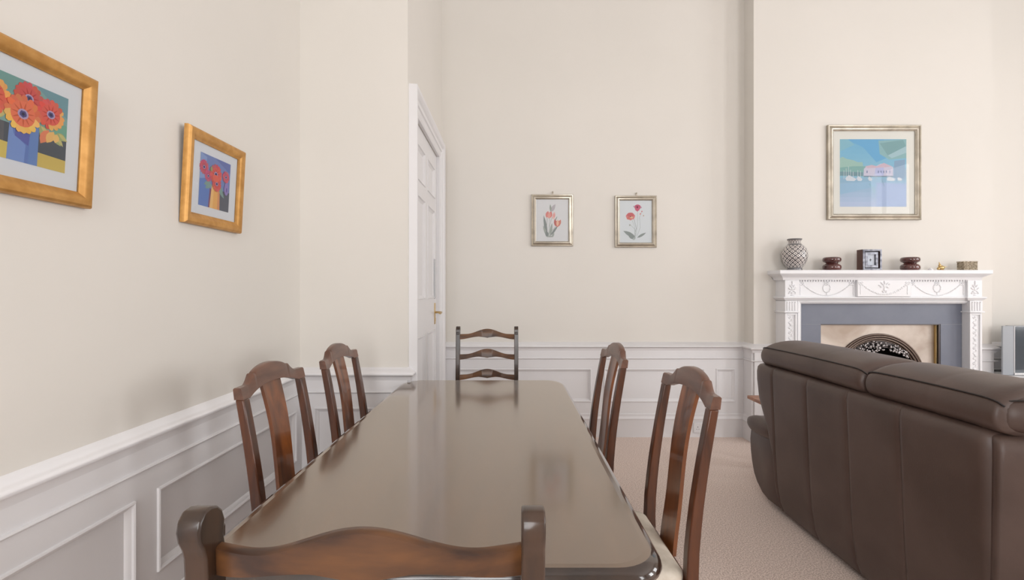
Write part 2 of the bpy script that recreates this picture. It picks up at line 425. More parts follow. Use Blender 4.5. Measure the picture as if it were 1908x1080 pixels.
# ------------------------------------------------------------------ dining table
TZ = 0.75
def table_outline(ins=0.0, n=8):
    x0, x1, y0, y1 = -0.655 + ins, 0.312 - ins, 0.975 + ins, 3.075 - ins
    bow = 0.012
    pts = []
    def arc(cx, cy, rx, ry, a0, a1):
        for i in range(n + 1):
            t = R(a0 + (a1 - a0) * i / n); pts.append((cx + rx * math.cos(t), cy + ry * math.sin(t)))
    arc(x0 + 0.085, y0 + 0.085, 0.085, 0.085, 180, 270)
    arc(x1 - 0.085, y0 + 0.085, 0.085, 0.085, 270, 360)
    arc(x1 - 0.085, y1 - 0.17, 0.085, 0.17, 0, 90)
    arc(x0 + 0.085, y1 - 0.17, 0.085, 0.17, 90, 180)
    return pts
tb = empty('dining_table', (-0.17, 2.02, 0), 'long dark lacquered wooden dining table with rounded corners', 'table')
L0 = Vector((-0.17, 2.02, 0))
b = MB(); b.T = Matrix.Translation(-L0)
edge = [(0.030, TZ - 0.042), (0.012, TZ - 0.040), (0.003, TZ - 0.033), (0.0, TZ - 0.024), (0.002, TZ - 0.014), (0.009, TZ - 0.005), (0.018, TZ - 0.0012), (0.030, TZ)]
rings = [[(x, y, z) for x, y in table_outline(i)] for i, z in edge]
b.mi = 1; b.loft(rings[:-1], cap=False); b.add(rings[0], [tuple(range(len(rings[0]) - 1, -1, -1))])
b.mi = 0; b.loft(rings[-2:], cap=False); b.add(rings[-1], [tuple(range(len(rings[-1])))])
b.build('tabletop', ['table', 'tedge'], tb, smooth=50)
b = MB(); b.T = Matrix.Translation(-L0)
b.box(-0.55, -0.53, 1.08, 2.95, TZ - 0.13, TZ - 0.042); b.box(0.19, 0.21, 1.08, 2.95, TZ - 0.13, TZ - 0.042)
b.box(-0.53, 0.19, 1.08, 1.10, TZ - 0.13, TZ - 0.042); b.box(-0.53, 0.19, 2.93, 2.95, TZ - 0.13, TZ - 0.042)
b.build('apron', 'tedge', tb, bevel=0.002)
for lx in (-0.51, 0.17):
    for ly in (1.13, 2.90):
        b = MB(); b.T = Matrix.Translation(-L0)
        b.lathe([(0.026, 0), (0.032, 0.02), (0.024, 0.05), (0.028, 0.2), (0.036, 0.42), (0.028, 0.47), (0.038, 0.5), (0.03, 0.53), (0.034, 0.56)], 20, (lx, ly, 0))
        b.box(lx - 0.035, lx + 0.035, ly - 0.035, ly + 0.035, 0.56, TZ - 0.042)
        b.build('leg', 'tedge', tb)

# ------------------------------------------------------------------ side chairs (shaped crest rail, solid splat)
HC = 0.990
def backy(z):       # back line of the chair, facing +y
    pts = [(0, -0.265), (0.2, -0.225), (0.45, -0.200), (0.6, -0.210), (0.75, -0.230), (0.9, -0.256), (1.06, -0.288)]
    for (z0, y0), (z1, y1) in zip(pts, pts[1:]):
        if z <= z1:
            t = (z - z0) / (z1 - z0); return y0 + (y1 - y0) * t
    return pts[-1][1]
def backs(z):       # smoothed
    return sum(backy(min(1.06, max(0, z + d))) for d in (-0.08, -0.05, -0.02, 0.02, 0.05, 0.08)) / 6
def make_side_chair(name, loc, rz, label, group):
    t = empty(name, loc, label, 'chair', group, rz)
    W = 0.215
    for s in (-1, 1):
        b = MB(); rings = []
        for i in range(15):
            z = (HC - 0.037) * i / 14; y = backs(z)
            w = 0.036 if z > 0.4 else 0.032 + 0.004 * z / 0.4
            d = 0.036 if z < 0.5 else 0.036 - 0.010 * (z - 0.5) / 0.5
            xc = s * (W - 0.018)
            rings.append([(xc - w / 2, y - d / 2, z), (xc + w / 2, y - d / 2, z), (xc + w / 2, y + d / 2, z), (xc - w / 2, y + d / 2, z)])
        b.loft(rings); b.build('back_post', 'mahog', t, bevel=0.004, smooth=30)
    # crest
    def top(x):
        a = abs(x)
        if a > 0.166: return 0.0
        if a > 0.118:
            u = (0.166 - a) / 0.048; return 0.030 * (u ** 1.7)
        if a > 0.105: return 0.030 - 0.002 * (0.118 - a) / 0.013
        return 0.029 + 0.023 * max(0, 1 - (a / 0.105) ** 2) ** 0.75
    def bot(x):
        a = abs(x)
        if a > W - 0.037: return -0.037
        u = a / (W - 0.037); return -0.012 - 0.030 * u ** 2.2
    xs = sorted(set([-W + 2 * W * i / 60 for i in range(61)] + [s_ * v for s_ in (-1, 1) for v in (0.1661, 0.118, 0.1051, 0.104, 0.102, 0.099)]))
    b = MB(); rings = []
    for x in xs:
        zt, zb = HC + top(x), HC + bot(x)
        cv = -0.012 * (1 - (x / W) ** 2)       # crest bows back a little
        yt, yb = backs(zt) + cv, backs(zb) + cv
        rings.append([(x, yb - 0.016, zb), (x, yt - 0.013, zt - 0.004), (x, yt - 0.009, zt), (x, yt + 0.009, zt), (x, yt + 0.013, zt - 0.004), (x, yb + 0.014, zb)])
    b.loft(rings); b.build('crest_rail', 'crest', t, smooth=45)
    # splat
    b = MB(); rings = []
    for i in range(17):
        z = 0.455 + (HC - 0.010 - 0.455) * i / 16; u = i / 16
        y = backs(z) - 0.012 * math.sin(u * math.pi / 2) - 0.006 * math.sin(u * 2 * math.pi)
        hw = 0.062 - 0.006 * math.sin(u * math.pi) 
        rings.append([(-hw, y - 0.006, z), (0, y - 0.0095, z), (hw, y - 0.006, z), (hw, y + 0.006, z), (0, y + 0.0025, z), (-hw, y + 0.006, z)])
    b.loft(rings); b.build('back_splat', 'splat', t, smooth=35)
    # seat
    b = MB(); b.box(-0.205, 0.205, -0.205, -0.178, 0.39, 0.455); b.box(-0.225, 0.225, 0.19, 0.215, 0.39, 0.455)
    for s in (-1, 1): b.prism([(s * 0.205, -0.18), (s * 0.225, 0.2), (s * 0.203, 0.2), (s * 0.183, -0.18)], 'z', 0.39, 0.455)
    b.build('seat_frame', 'mahog', t, bevel=0.003)
    b = MB(); rings = []
    def so(ins, n=8):
        out = []
        for (cx, cy, a0) in ((-0.175, -0.150, 180), (0.175, -0.150, 270), (0.215, 0.195, 0), (-0.215, 0.195, 90)):
            for i in range(n + 1):
                a = R(a0 + 90 * i / n); r = 0.035
                x, y = cx + (r) * math.cos(a), cy + r * math.sin(a)
                out.append((x * (1 - ins), y * (1 - ins)))
        return out
    for ins, z in ((0.03, 0.450), (0.0, 0.456), (-0.01, 0.466), (0.0, 0.477), (0.06, 0.487), (0.2, 0.494), (0.45, 0.498), (0.75, 0.5)):
        rings.append([(x, y, z) for x, y in so(ins)])
    b.loft(rings); b.build('seat', 'seat', t, smooth=60)
    for s in (-1, 1):
        b = MB(); x = s * 0.205
        b.loft([[(x - w, 0.195 - w, z), (x + w, 0.195 - w, z), (x + w, 0.195 + w, z), (x - w, 0.195 + w, z)] for w, z in ((0.014, 0), (0.016, 0.15), (0.019, 0.40))])
        b.build('leg', 'mahog', t, bevel=0.003)
    b = MB(); b.box(-0.2, -0.18, -0.19, 0.19, 0.15, 0.175); b.box(0.18, 0.2, -0.19, 0.19, 0.15, 0.175); b.box(-0.18, 0.18, -0.01, 0.01, 0.152, 0.172)
    b.build('stretcher', 'mahog', t, bevel=0.002)
    return t
SG = 'mahogany splat back chairs along the table sides'
def place(o, p0, p1):
    """p0, p1: world XY of the two ears seen from the seat: left ear, right ear"""
    a, c = Vector(p0), Vector(p1); mid = (a + c) / 2
    d = (c - a).normalized()             # local +x
    rz = math.atan2(d.y, d.x)
    off = Matrix.Rotation(rz, 2) @ Vector((0, backs(HC) - 0.006))
    o.location = (mid.x - off.x, mid.y - off.y, 0); o.rotation_euler = (0, 0, rz)
ch = make_side_chair('dining_chair', (0, 0, 0), 0, 'mahogany splat back chair on the left of the table, nearer the camera', SG)
place(ch, (-0.844, 1.995), (-0.860, 1.568))
for p0, p1, lab in (((-0.819, 2.590), (-0.824, 2.185), 'mahogany splat back chair on the left of the table, farther, by the return wall'),
                    ((0.592, 1.44), (0.579, 1.87), 'mahogany splat back chair on the right of the table with cream seat showing'),
                    ((0.501, 2.21), (0.487, 2.625), 'mahogany splat back chair on the right of the table, farther, before white panelling')):
    c2 = copy_tree(ch); c2['label'] = lab
    place(c2, p0, p1)

# ------------------------------------------------------------------ ladder back chairs at the table ends
def lb(z): return -0.20 - (0.0 if z < 0.45 else 0.03 * ((z - 0.45) / 0.6) ** 1.3) - (0.03 * (1 - z / 0.45) if z < 0.45 else 0)
def make_ladder(name, label):
    t = empty(name, (0, 0, 0), label, 'chair', 'dark ladder back chairs at the table ends')
    for s in (-1, 1):
        b = MB(); front = []; back = []
        for i in range(12):
            z = 0.968 * i / 11
            back.append((lb(z) - 0.022, z)); front.append((lb(z) + 0.020, z))
        yb = lb(1.0)
        top = [(yb - 0.024, 0.980), (yb - 0.031, 0.992), (yb - 0.034, 1.005), (yb - 0.031, 1.018), (yb - 0.021, 1.0265), (yb - 0.008, 1.027), (yb + 0.005, 1.023), (yb + 0.015, 1.014), (yb + 0.021, 1.000), (yb + 0.018, 0.982)]
        poly = back + top + front[::-1]
        x = s * 0.206
        b.prism(poly, 'x', x - 0.0145, x + 0.0145)
        b.build('back_post', 'oak', t, bevel=0.003, smooth=40)
        b = MB(); zz = 0.984
        b.box(x - 0.010, x + 0.010, lb(zz) + 0.018, lb(zz) + 0.030, zz - 0.012, zz + 0.006)
        b.build('peg', 'oak', t, bevel=0.003)
    for q in range(3):
        z0 = 0.973 - 0.1405 * q
        b = MB(); rings = []; W = 0.194
        for i in range(49):
            x = -W + 2 * W * i / 48; a = abs(x) / W
            tp = z0 + 0.035 * (0.5 + 0.5 * math.cos(math.pi * min(1, a / 0.80))) ** 1.1
            if a > 0.3: bt = z0 - 0.036 + 0.017 * (0.5 + 0.5 * math.cos(math.pi * (a - 0.3) / 0.7))
            else: bt = z0 - 0.028 + 0.009 * (a / 0.3) ** 0.8
            cv = -0.034 * (1 - a * a)
            y = lb(z0) + cv + 0.008
            rings.append([(x, y - 0.008, bt), (x, y - 0.008 - 0.002, tp - 0.003), (x, y - 0.006, tp), (x, y + 0.004, tp), (x, y + 0.007, tp - 0.003), (x, y + 0.008, bt)])
        b.loft(rings); b.build('back_slat', 'slat', t, smooth=45)
    b = MB()
    for s in (-1, 1): b.box(s * 0.206 - 0.012, s * 0.206 + 0.012, -0.18, 0.20, 0.39, 0.44)
    b.box(-0.195, 0.195, 0.19, 0.215, 0.39, 0.44); b.box(-0.19, 0.19, -0.205, -0.185, 0.39, 0.44)
    b.build('seat_frame', 'oak', t, bevel=0.003)
    b = MB(); b.box(-0.195, 0.195, 0.192, 0.208, 0.15, 0.175); b.build('stretcher', 'oak', t, bevel=0.003)
    b = MB(); b.box(-0.20, 0.20, -0.17, 0.22, 0.44, 0.485); b.build('seat', 'seat', t, bevel=0.018, seg=4)
    for s in (-1, 1):
        b = MB(); b.lathe([(0.018, 0), (0.024, 0.03), (0.016, 0.06), (0.022, 0.2), (0.018, 0.3), (0.022, 0.39)], 16, (s * 0.206, 0.2, 0)); b.build('leg', 'oak', t)
    return t
lad = make_ladder('ladder_back_chair', 'dark ladder back chair at the near end of the table, cut by the frame')
lad.location = (-0.180, 0.625 + 0.235, 0)
l2 = copy_tree(lad); l2['label'] = 'dark ladder back chair at the far end of the table, facing the camera'
l2.location = (-0.176, 3.585 - 0.235 , 0); l2.rotation_euler = (0, 0, R(180)); l2.scale = (1, 1, 1.010)

# ------------------------------------------------------------------ corner sofa
SF = empty('corner_sofa', (1.95, 2.3, 0), 'dark brown leather corner sofa seen from behind, with puffy head cushions', 'sofa')
L1 = Vector((1.95, 2.3, 0)); TS = Matrix.Translation(-L1)
def lerp(a, b_, t): return a + (b_ - a) * t
def interp(tab, z):
    for (a, va), (c, vc) in zip(tab, tab[1:]):
        if z <= c: return lerp(va, vc, (z - a) / (c - a))
    return tab[-1][1]
def shell(Y0, Y1, seams, yend=None, rnd0=0.03, rnd1=0.05):
    """back shell running along y; outer face towards -x"""
    prof = [(1.545, 0.035), (1.520, 0.09), (1.502, 0.20), (1.492, 0.35), (1.486, 0.50), (1.480, 0.65), (1.475, 0.76), (1.474, 0.81), (1.479, 0.838), (1.493, 0.852), (1.515, 0.857), (1.57, 0.855), (1.60, 0.84), (1.62, 0.6), (1.64, 0.035)]
    ys = set()
    n = 40
    for i in range(n + 1): ys.add(round(lerp(Y0, Y1, i / n), 4))
    for s_ in seams:
        for d in (-0.02, -0.008, -0.003, 0, 0.003, 0.008, 0.02): ys.add(round(s_ + d, 4))
    for d in (0.002, 0.006, 0.012, 0.02, 0.03): ys.add(Y0 + d); ys.add(Y1 - d)
    rings = []
    for y in sorted(ys):
        dip = 0.0
        for s_ in seams:
            a = abs(y - s_)
            if a < 0.021: dip = max(dip, 0.007 * (1 - a / 0.021) ** 2)
        e0, e1 = y - Y0, Y1 - y
        ex = 0.0
        if e0 < rnd0: ex = max(ex, rnd0 - math.sqrt(max(0, rnd0 ** 2 - (rnd0 - e0) ** 2)))
        if e1 < rnd1: ex = max(ex, rnd1 - math.sqrt(max(0, rnd1 ** 2 - (rnd1 - e1) ** 2)))
        ring = []
        for i, (x, z) in enumerate(prof):
            puff = 0.006 * math.sin(min(1, z / 0.87) * math.pi) 
            if i < 11: x2 = x + dip * (1 if 0.05 < z < 0.85 else 0.4) + ex; z2 = z - (ex * 0.6 if z > 0.8 else 0)
            else: x2, z2 = x, z - (ex * 0.4 if z > 0.8 else 0)
            yy = y
            if yend is not None and y > yend[0]:
                k_ = (y - yend[0]) / (Y1 - yend[0]); yy = lerp(yend[0], interp(yend[1], z2), k_)
            ring.append((x2, yy, z2))
        rings.append(ring)
    return rings
b = MB(); b.T = TS
b.loft(shell(1.566, 3.075, [1.93, 2.234, 2.54, 2.865], rnd0=0.045, yend=(2.88, [(0, 2.89), (0.40, 2.89), (0.50, 2.96), (0.60, 3.04), (0.7, 3.075), (1.0, 3.075)])))
b.build('back_shell', 'leather', SF, smooth=60)
def place_local(px, py, ang):
    return Matrix.Translation(-L1) @ Matrix.Translation(Vector((px, py, 0))) @ Matrix.Rotation(ang, 4, 'Z') @ Matrix.Translation(Vector((-1.474, 0, 0)))
# corner section: its back turns away from the first section
ang = R(68)
CM = place_local(1.486, 1.546, ang)
b = MB(); b.T = CM
b.loft(shell(-0.95, 0.0, [-0.42], rnd0=0.03, rnd1=0.018)); b.v = [(x_, y_, z_ - 0.012 if z_ > 0.7 else z_) for x_, y_, z_ in b.v]; b.build('back_shell', 'leather', SF, smooth=60)

def pillow(Y0, Y1, crease, mtx, name='head_cushion'):
    prof = [(1.505, 0.850), (1.484, 0.872), (1.477, 0.905), (1.484, 0.936), (1.498, 0.955), (1.520, 0.968), (1.55, 0.984), (1.62, 0.999), (1.72, 1.000), (1.80, 0.975), (1.83, 0.92), (1.82, 0.85), (1.78, 0.80), (1.70, 0.80), (1.62, 0.82), (1.56, 0.84)]
    cx, cz = 1.61, 0.905
    b = MB(); b.T = mtx; rings = []; n = 44; seam = []
    for i in range(n + 1):
        t = i / n; e = min(t, 1 - t) * (Y1 - Y0); y = lerp(Y0, Y1, t)
        rr = 0.075
        k_ = 1.0
        if e < rr: k_ = 0.62 + 0.38 * math.sqrt(max(0.0, 1 - (1 - e / rr) ** 2))
        ring = []
        for j, (x, z) in enumerate(prof):
            w = 0.0
            for c_ in crease:
                w += 0.008 * math.exp(-((y - c_) / 0.012) ** 2)
            w += 0.0025 * math.sin(y * 31 + j * 1.7) + 0.002 * math.sin(y * 57 - j * 2.3)
            kx = 1 + (k_ - 1) * 0.30 if x < cx else 1 + (k_ - 1) * 0.5
            kz = k_ if z > cz else 1 + (k_ - 1) * 0.2
            ring.append((cx + (x - cx) * (kx - w), y, cz + (z - cz) * (kz - w * 1.5) + 0.004 * math.sin(math.pi * t)))
        rings.append(ring); p_ = ring[4]; seam.append((p_[0] - 0.001, p_[1], p_[2] + 0.001))
    b.loft(rings); o = b.build(name, 'leather', SF, smooth=70, sub=1)
    b = MB(); b.T = mtx; b.tube(seam, 0.0028, 6); b.build('piping', 'piping', o)
    return o
pillow(2.145, 3.03, [2.46], TS)
pillow(1.545, 2.135, [1.80], TS)
pillow(-0.93, -0.012, [-0.5], CM)
# arm at the far end
b = MB(); b.T = TS; rings = []
arm = [(2.885, 0.04), (2.885, 0.25), (2.885, 0.42), (2.92, 0.445), (3.16, 0.445), (3.205, 0.42), (3.222, 0.36), (3.222, 0.28), (3.212, 0.21), (3.19, 0.14), (3.15, 0.09), (3.09, 0.05), (3.02, 0.035)]
cy, cz = 3.04, 0.25
for x, kk in ((1.512, 0.93), (1.517, 0.97), (1.527, 1.0), (1.8, 1.0), (2.35, 1.0), (2.40, 0.97), (2.42, 0.85)):
    lean = lambda z: 0.045 * (0.45 - z) if x < 1.6 else 0
    rings.append([(x + lean(z), cy + (y - cy) * kk, cz + (z - cz) * kk) for y, z in arm])
b.loft(rings); b.build('arm', 'leather', SF, smooth=60)
b = MB(); b.T = TS; rings = []
for i in range(61):
    t = i / 60; x = lerp(1.480, 2.42, t)
    e = min(t, 1 - t) * 0.93; k_ = 0.55 + 0.45 * math.sqrt(max(0, 1 - (1 - min(1, e / 0.05)) ** 2))
    ring = []
    for j in range(16):
        a = 2 * math.pi * j / 16
        w = 1 + (0.08 * math.sin(x * 75 + j * 2.1) + 0.05 * math.sin(x * 41 - j * 1.3)) * (1 if x < 1.7 else 0.4)
        ring.append((x, 3.065 + 0.178 * k_ * abs(math.cos(a)) ** 0.7 * math.copysign(1, math.cos(a)) * (0.98 + 0.02 * w), 0.462 + 0.052 * k_ * w * abs(math.sin(a)) ** 0.8 * math.copysign(1, math.sin(a))))
    rings.append(ring)
b.loft(rings); b.build('arm_pad', 'leather', SF, smooth=60, sub=1)
for y0, y1 in ((2.14, 2.87), (1.50, 2.13)):
    b = MB(); b.T = TS; b.box(1.62, 2.42, y0, y1, 0.36, 0.47); b.build('seat_cushion', 'leather', SF, bevel=0.035, seg=4)
    b = MB(); b.T = TS; b.box(1.60, 1.78, y0 + 0.01, y1 - 0.01, 0.45, 0.88); b.build('back_cushion', 'leather', SF, bevel=0.05, seg=4)
b = MB(); b.T = TS; b.box(1.60, 2.38, 1.40, 2.885, 0.05, 0.37); b.build('base', 'leather', SF, bevel=0.02, seg=3)
b = MB(); b.T = CM; b.box(1.60, 2.30, -0.93, -0.02, 0.05, 0.46); b.build('base', 'leather', SF, bevel=0.03, seg=3)
for fx, fy in ((1.66, 1.60), (1.66, 2.80), (2.34, 1.60), (2.34, 3.10)):
    b = MB(); b.T = TS; b.lathe([(0.022, 0), (0.028, 0.055)], 12, (fx, fy, 0)); b.build('foot', 'rubber', SF)

# side table beyond the sofa arm
st = empty('side_table', (1.98, 3.53, 0), 'small orange brown wooden side table just behind the sofa arm', 'table')
b = MB(); b.box(-0.23, 0.23, -0.226, 0.226, 0.488, 0.512); b.build('tabletop', 'sidewood', st, bevel=0.004)
b = MB(); b.box(-0.14, 0.14, -0.14, 0.14, 0.45, 0.488); b.build('apron', 'sidewood', st)
for sx in (-1, 1):
    for sy in (-1, 1):
        b = MB(); b.box(sx * 0.12 - 0.016, sx * 0.12 + 0.016, sy * 0.12 - 0.016, sy * 0.12 + 0.016, 0, 0.45); b.build('leg', 'sidewood', st, bevel=0.002)

# ------------------------------------------------------------------ pictures
FP_ROUND = [(0.0, 0.0), (0.0, 0.55), (0.06, 0.80), (0.20, 0.97), (0.38, 1.0), (0.58, 0.93), (0.78, 0.74), (0.90, 0.56), (1.0, 0.50), (1.0, 0.30)]
FP_STEP = [(0.0, 0.0), (0.0, 0.70), (0.10, 0.85), (0.22, 0.80), (0.30, 0.62), (0.45, 0.78), (0.62, 1.0), (0.80, 0.92), (0.90, 0.70), (1.0, 0.62), (1.0, 0.30)]
def picture(name, W, Hh, fw, fd, prof, mat_f, mat_m, pw, ph, art, label, pos, rz, tilt=0.0, poff=(0, 0), cat='picture'):
    """front faces local -y, bottom centre of the back at the origin"""
    t = empty(name, pos, label, cat, None, rz); t.rotation_euler = (tilt, 0, rz)
    b = MB(); rings = []
    for w, d in prof:
        i = w * fw; y = -d * fd
        rings.append([(-W / 2 + i, y, i), (W / 2 - i, y, i), (W / 2 - i, y, Hh - i), (-W / 2 + i, y, Hh - i)])
    b.loft(rings, cap=False); b.build('frame', mat_f, t, smooth=28)
    yb = -0.28 * fd
    b = MB(); b.box(-W / 2 + fw * 0.5, W / 2 - fw * 0.5, yb, -0.001, fw * 0.5, Hh - fw * 0.5)
    b.build('mount', mat_m, t, smooth=None)
    b = MB(); art(b, pw, ph, Hh / 2 + poff[1] - ph / 2, -pw / 2 + poff[0], yb - 0.0006)
    b.build('print', 'ink', t, smooth=None, recalc=False)
    b = MB(); yg = yb - 0.004
    b.quad((-W / 2 + fw * .9, yg, fw * .9), (W / 2 - fw * .9, yg, fw * .9), (W / 2 - fw * .9, yg, Hh - fw * .9), (-W / 2 + fw * .9, yg, Hh - fw * .9))
    b.build('glass_pane', 'glass', t, smooth=None, recalc=False)
    return t
class Art:
    def __init__(s, b, pw, ph, z0, x0, y): s.b, s.pw, s.ph, s.z0, s.x0, s.y, s.n = b, pw, ph, z0, x0, y, 0
    def poly(s, pts, c):
        s.n += 1; y = s.y - 0.000012 * s.n
        s.b.col = s2l([v + (225 - v) * 0.12 for v in c]); P_ = [(s.x0 + u * s.pw, y, s.z0 + v * s.ph) for u, v in pts]  # colours paled towards grey-white, painting in the milky reflection on the glass
        s.b.add(P_, [tuple(range(len(P_)))])
    def blob(s, cu, cv, ru, rv, c, n=14, wob=0.12, lob=7, ph=0.0):
        s.poly([(cu + ru * (1 + wob * math.sin(lob * 2 * math.pi * i / n + ph)) * math.cos(2 * math.pi * i / n), cv + rv * (1 + wob * math.sin(lob * 2 * math.pi * i / n + ph)) * math.sin(2 * math.pi * i / n)) for i in range(n)], c)
    def line(s, pts, w, c):
        asp = s.pw / s.ph
        for (a, b_), (c_, d) in zip(pts, pts[1:]):
            dx, dy = (c_ - a) * asp, d - b_; L = math.hypot(dx, dy) or 1; nx, ny = -dy / L * w / asp, dx / L * w
            s.poly([(a - nx, b_ - ny), (c_ - nx, d - ny), (c_ + nx, d + ny), (a + nx, b_ + ny)], c)
    def leaf(s, a, b_, w, c):
        mx, my = (a[0] + b_[0]) / 2, (a[1] + b_[1]) / 2; dx, dy = b_[0] - a[0], b_[1] - a[1]; L = math.hypot(dx, dy) or 1
        nx, ny = -dy / L * w, dx / L * w
        q = []
        for t, k_ in ((0, 0), (.25, .8), (.5, 1), (.75, .7), (1, 0), (.75, -.7), (.5, -1), (.25, -.8)):
            q.append((a[0] + dx * t + nx * k_, a[1] + dy * t + ny * k_))
        s.poly(q, c)
def gerbera(A, cu, cv, r, red, tip, asp, tipang=(0, 0), seed=0):
    rn = random.Random(seed); n = 17
    for i in range(n):
        a = 2 * math.pi * i / n + rn.uniform(-.08, .08)
        near = (math.cos(a - R(tipang[0])) > math.cos(R(tipang[1])))
        c = tip if near else red
        c = tuple(max(0, min(255, v + rn.randint(-12, 12))) for v in c)
        ca, sa = math.cos(a), math.sin(a); w = 0.20
        pts = []
        for t, k_ in ((0.2, .5), (.7, 1), (.95, .7), (1.03, 0), (.95, -.7), (.7, -1), (.2, -.5)):
            x, y = r * (t * ca - k_ * w * sa), r * (t * sa + k_ * w * ca); pts.append((cu + x, cv + y * asp))
        A.poly(pts, c)
    A.blob(cu, cv, r * .68, r * .68 * asp, red, 18, 0.05, 9)
    for i in range(11):
        a = 2 * math.pi * i / 11 + .2
        A.leaf((cu, cv), (cu + r * .66 * math.cos(a), cv + r * .66 * math.sin(a) * asp), r * .05, tuple(max(0, v - 28) for v in red))
    A.blob(cu, cv, r * .30, r * .27 * asp, (176, 158, 196), 14, 0.05)
    A.blob(cu, cv, r * .20, r * .18 * asp, (70, 66, 122), 12, 0.1)
    A.blob(cu, cv, r * .09, r * .09 * asp, (38, 36, 62), 8, 0.0)
def art_big(b, pw, ph, z0, x0, y):
    A = Art(b, pw, ph, z0, x0, y); asp = pw / ph
    A.poly([(0, 0), (1, 0), (1, 1), (0, 1)], (122, 164, 158))
    A.poly([(0, .6), (.3, .72), (.55, 1), (0, 1)], (108, 156, 150)); A.poly([(.6, 1), (1, .72), (1, 1)], (104, 148, 158)); A.poly([(.82, .4), (1, .4), (1, .62), (.88, .66)], (108, 166, 142))
    A.poly([(0, 0), (1, 0), (1, .43), (0, .43)], (70, 76, 84)); A.poly([(0, .1), (.3, .2), (.3, .43), (0, .43)], (88, 88, 92))
    A.poly([(0, 0), (1, 0), (1, .165), (0, .20)], (206, 180, 88)); A.poly([(0, 0), (.3, 0), (.3, .18), (0, .2)], (166, 172, 112))
    A.poly([(.22, 0), (.345, 0), (.345, .195), (.26, .2)], (214, 190, 92))
    A.poly([(.335, 0), (.665, 0), (.67, .55), (.355, .55)], (92, 120, 186)); A.poly([(.335, 0), (.52, 0), (.53, .22), (.40, .32), (.355, .5)], (116, 146, 206)); A.poly([(.41, .30), (.56, .22), (.58, .5), (.42, .5)], (84, 92, 168)); A.poly([(.56, 0), (.665, 0), (.67, .5), (.58, .5)], (96, 130, 190))
    for u, v, q, w in ((.22, .52, .10, .40), (.30, .56, .18, .44), (.42, .76, .36, .66), (.62, .86, .74, .80), (.74, .50, .70, .36), (.84, .48, .93, .34), (.88, .50, .98, .42), (.12, .48, .03, .36), (.66, .52, .80, .40)):
        A.leaf((u, v), (q, w), .05, (160, 170, 110)); A.leaf((u + .02, v), (q + .03, w), .025, (196, 188, 118))
    A.leaf((.78, .50), (.69, .30), .055, (228, 128, 88)); A.leaf((.84, .50), (.76, .33), .05, (236, 184, 104)); A.leaf((.88, .48), (.86, .36), .04, (236, 190, 110))
    gerbera(A, .17, .70, .185, (222, 92, 70), (238, 170, 82), asp, (80, 70), 1)
    gerbera(A, .54, .80, .165, (206, 78, 74), (214, 96, 80), asp, (0, 0), 2)
    gerbera(A, .79, .70, .165, (222, 88, 74), (238, 172, 88), asp, (-30, 60), 3)
    gerbera(A, .48, .585, .195, (230, 114, 78), (242, 192, 96), asp, (-100, 80), 4)
    A.blob(.03, .62, .06, .08, (222, 110, 80), 12)
def art_small(b, pw, ph, z0, x0, y):
    A = Art(b, pw, ph, z0, x0, y); asp = pw / ph
    A.poly([(0, 0), (1, 0), (1, 1), (0, 1)], (112, 132, 188)); A.poly([(0, 0), (.33, 0), (.35, .5), (0, .6)], (92, 124, 192)); A.poly([(.45, 1), (1, .8), (1, 1)], (98, 112, 176))
    A.poly([(0, .5), (.2, .55), (.2, .95), (0, 1)], (132, 156, 206))
    A.poly([(.66, 0), (1, 0), (1, .40), (.66, .40)], (84, 88, 100)); A.poly([(.30, 0), (.36, 0), (.40, .36), (.33, .38)], (122, 72, 104))
    A.poly([(.345, 0), (.68, 0), (.66, .44), (.39, .44)], (232, 172, 92)); A.poly([(.345, 0), (.45, 0), (.46, .4), (.39, .4)], (238, 190, 116)); A.poly([(.60, 0), (.68, 0), (.66, .44), (.60, .44)], (214, 142, 92))
    for u, v, q, w in ((.4, .46, .18, .36), (.35, .5, .14, .42), (.62, .44, .82, .26), (.66, .48, .76, .34), (.3, .52, .22, .34)):
        A.leaf((u, v), (q, w), .045, (122, 156, 150))
    gerbera(A, .12, .74, .14, (200, 80, 100), (206, 86, 110), asp, (0, 0), 5); gerbera(A, .26, .60, .11, (196, 82, 120), (190, 80, 110), asp, (0, 0), 6)
    gerbera(A, .50, .68, .20, (218, 88, 80), (206, 80, 88), asp, (120, 60), 7); gerbera(A, .54, .50, .15, (214, 84, 80), (220, 90, 80), asp, (0, 0), 8)
    gerbera(A, .84, .70, .12, (206, 90, 110), (206, 90, 110), asp, (0, 0), 9); A.blob(.87, .46, .08, .13, (142, 124, 186), 14)
    A.blob(.50, .60, .12, .07, (226, 96, 76)); A.blob(.88, .45, .02, .05, (90, 80, 150), 8); A.blob(.34, .76, .04, .05, (150, 150, 104), 8)
